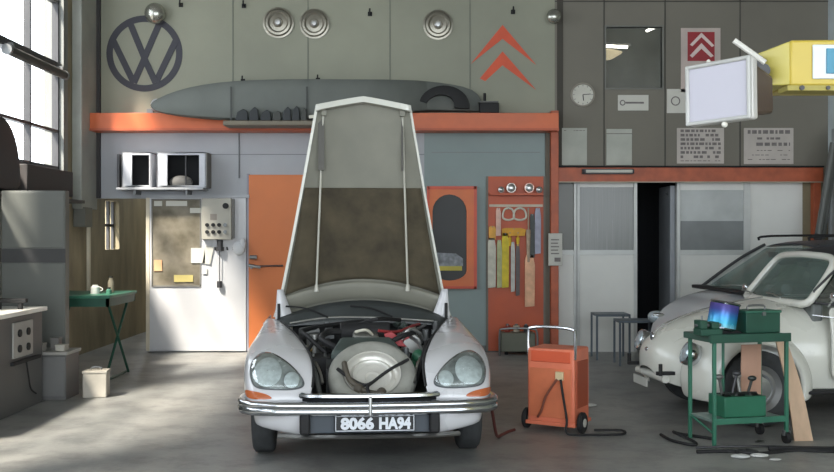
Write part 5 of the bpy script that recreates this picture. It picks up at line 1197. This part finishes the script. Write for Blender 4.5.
tag(ob('floor_rag', MB().ball((1.62, 9.4, .012), (.07, .06, .012)), mat('scrap_206', (0, 0, 0)), None), 'small pale rag on the floor right of the orange machine', 'rag')

# things at the wall foot
gb = thing('machine_case', 'grey machine case with a tubular frame at the foot of the orange board', 'machine', (X(513), YB - 0.42, 0))
ob('body', MB().box(-.2, .26, 0, .3, .05, .30), mat('case_olive_grey', (104, 106, 92), .6), gb, bev=.01)
ob('frame', MB().tube([(-.22, -.02, .0), (-.22, -.02, .30), (-.16, -.02, .36), (.2, -.02, .36), (.28, -.02, .3), (.28, -.02, 0)], .014, 8), m_steel, gb)
for x_ in (-.12, .18): ob('foot', MB().cyl((x_, .12, 0), (x_, .12, .05), .025, 10), m_black, gb)
for x_, r_, rgb, lb in ((-.1, .04, (150, 64, 52), 'red can on the grey machine case'), (.02, .045, (180, 168, 150), 'cream can on the grey machine case'), (.15, .035, (60, 58, 60), 'dark can on the grey machine case')):
    t = thing('can', lb, 'can', (X(513) + x_, YB - .27, .301)); ob('body', MB().cyl((0, 0, 0), (0, 0, .09), r_, 16), mat('can_%d' % rgb[0], rgb, .5), t, bev=.003); ob('cap', MB().cyl((0, 0, .09), (0, 0, .11), r_ * .5, 12), m_steel, t)
def trestle(px, Y, w, h, d, lb, m):
    x = W(px, 0, Y).x
    t = thing('metal_trestle', lb, 'trestle', (x, Y, 0), group='metal trestles before the white panels')
    for dx in (0, w):
        for dy in (0, d): ob('leg', MB().box(dx - .012, dx + .012, dy - .012, dy + .012, 0, h), m, t)
    ob('top_frame', MB().box(-.012, w + .012, -.012, d + .012, h, h + .03), m, t, bev=.003)
m_tr = mat('trestle_blue_grey', (86, 96, 104), .5)
trestle(597, 12.9, .42, .56, .4, 'left and taller of the two blue grey metal trestles', m_tr)
trestle(620, 12.3, .44, .53, .35, 'right blue grey metal trestle nearer to the cream car', m_tr)

# ------------------------------------------------------------- light, camera
w = bpy.data.worlds.new('sky'); S.world = w; w.use_nodes = True
N = w.node_tree.nodes; bg = N['Background']; bg.inputs[0].default_value = (0.86, 0.93, 1.0, 1); bg.inputs[1].default_value = 4.2
sun = bpy.data.lights.new('sun', 'SUN'); sun.energy = 16; sun.angle = math.radians(7); sun.color = (1, .93, .82)
so = bpy.data.objects.new('sun', sun); COL.objects.link(so)
so.rotation_euler = Vector((1, 1.3, -2.05)).to_track_quat('-Z', 'Y').to_euler()
for i, (a, b_) in enumerate(wins):
    al = bpy.data.lights.new('window_daylight', 'AREA'); al.shape = 'RECTANGLE'; al.size = b_ - a; al.size_y = 3.0; al.energy = 1
    al.cycles.is_portal = True
    ao = bpy.data.objects.new('window_daylight', al); COL.objects.link(ao); ao.location = (XL - .3, (a + b_) / 2, 4.0)
    ao.rotation_euler = Matrix(((0, 0, -1), (1, 0, 0), (0, -1, 0))).to_euler()
al = bpy.data.lights.new('doorway_daylight', 'AREA'); al.shape = 'RECTANGLE'; al.size = XR - XL; al.size_y = ZC; al.cycles.is_portal = True
ao = bpy.data.objects.new('doorway_daylight', al); COL.objects.link(ao); ao.location = ((XL + XR) / 2, YF - .1, ZC / 2); ao.rotation_euler = (PI / 2, 0, 0)
cam = bpy.data.cameras.new('camera'); cam.sensor_width = 36; cam.lens = 36 * 1000 / 834; cam.clip_end = 100
co = bpy.data.objects.new('camera', cam); COL.objects.link(co); co.location = (0, 0, CAMH); co.rotation_euler = (PI / 2, 0, 0)
S.camera = co
S.view_settings.view_transform = 'Standard'; S.view_settings.look = 'None'; S.view_settings.exposure = 0.22; S.view_settings.gamma = 1
S.view_settings.use_curve_mapping = False
S.cycles.use_denoising = True
S.cycles.max_bounces = 8; S.cycles.transparent_max_bounces = 16
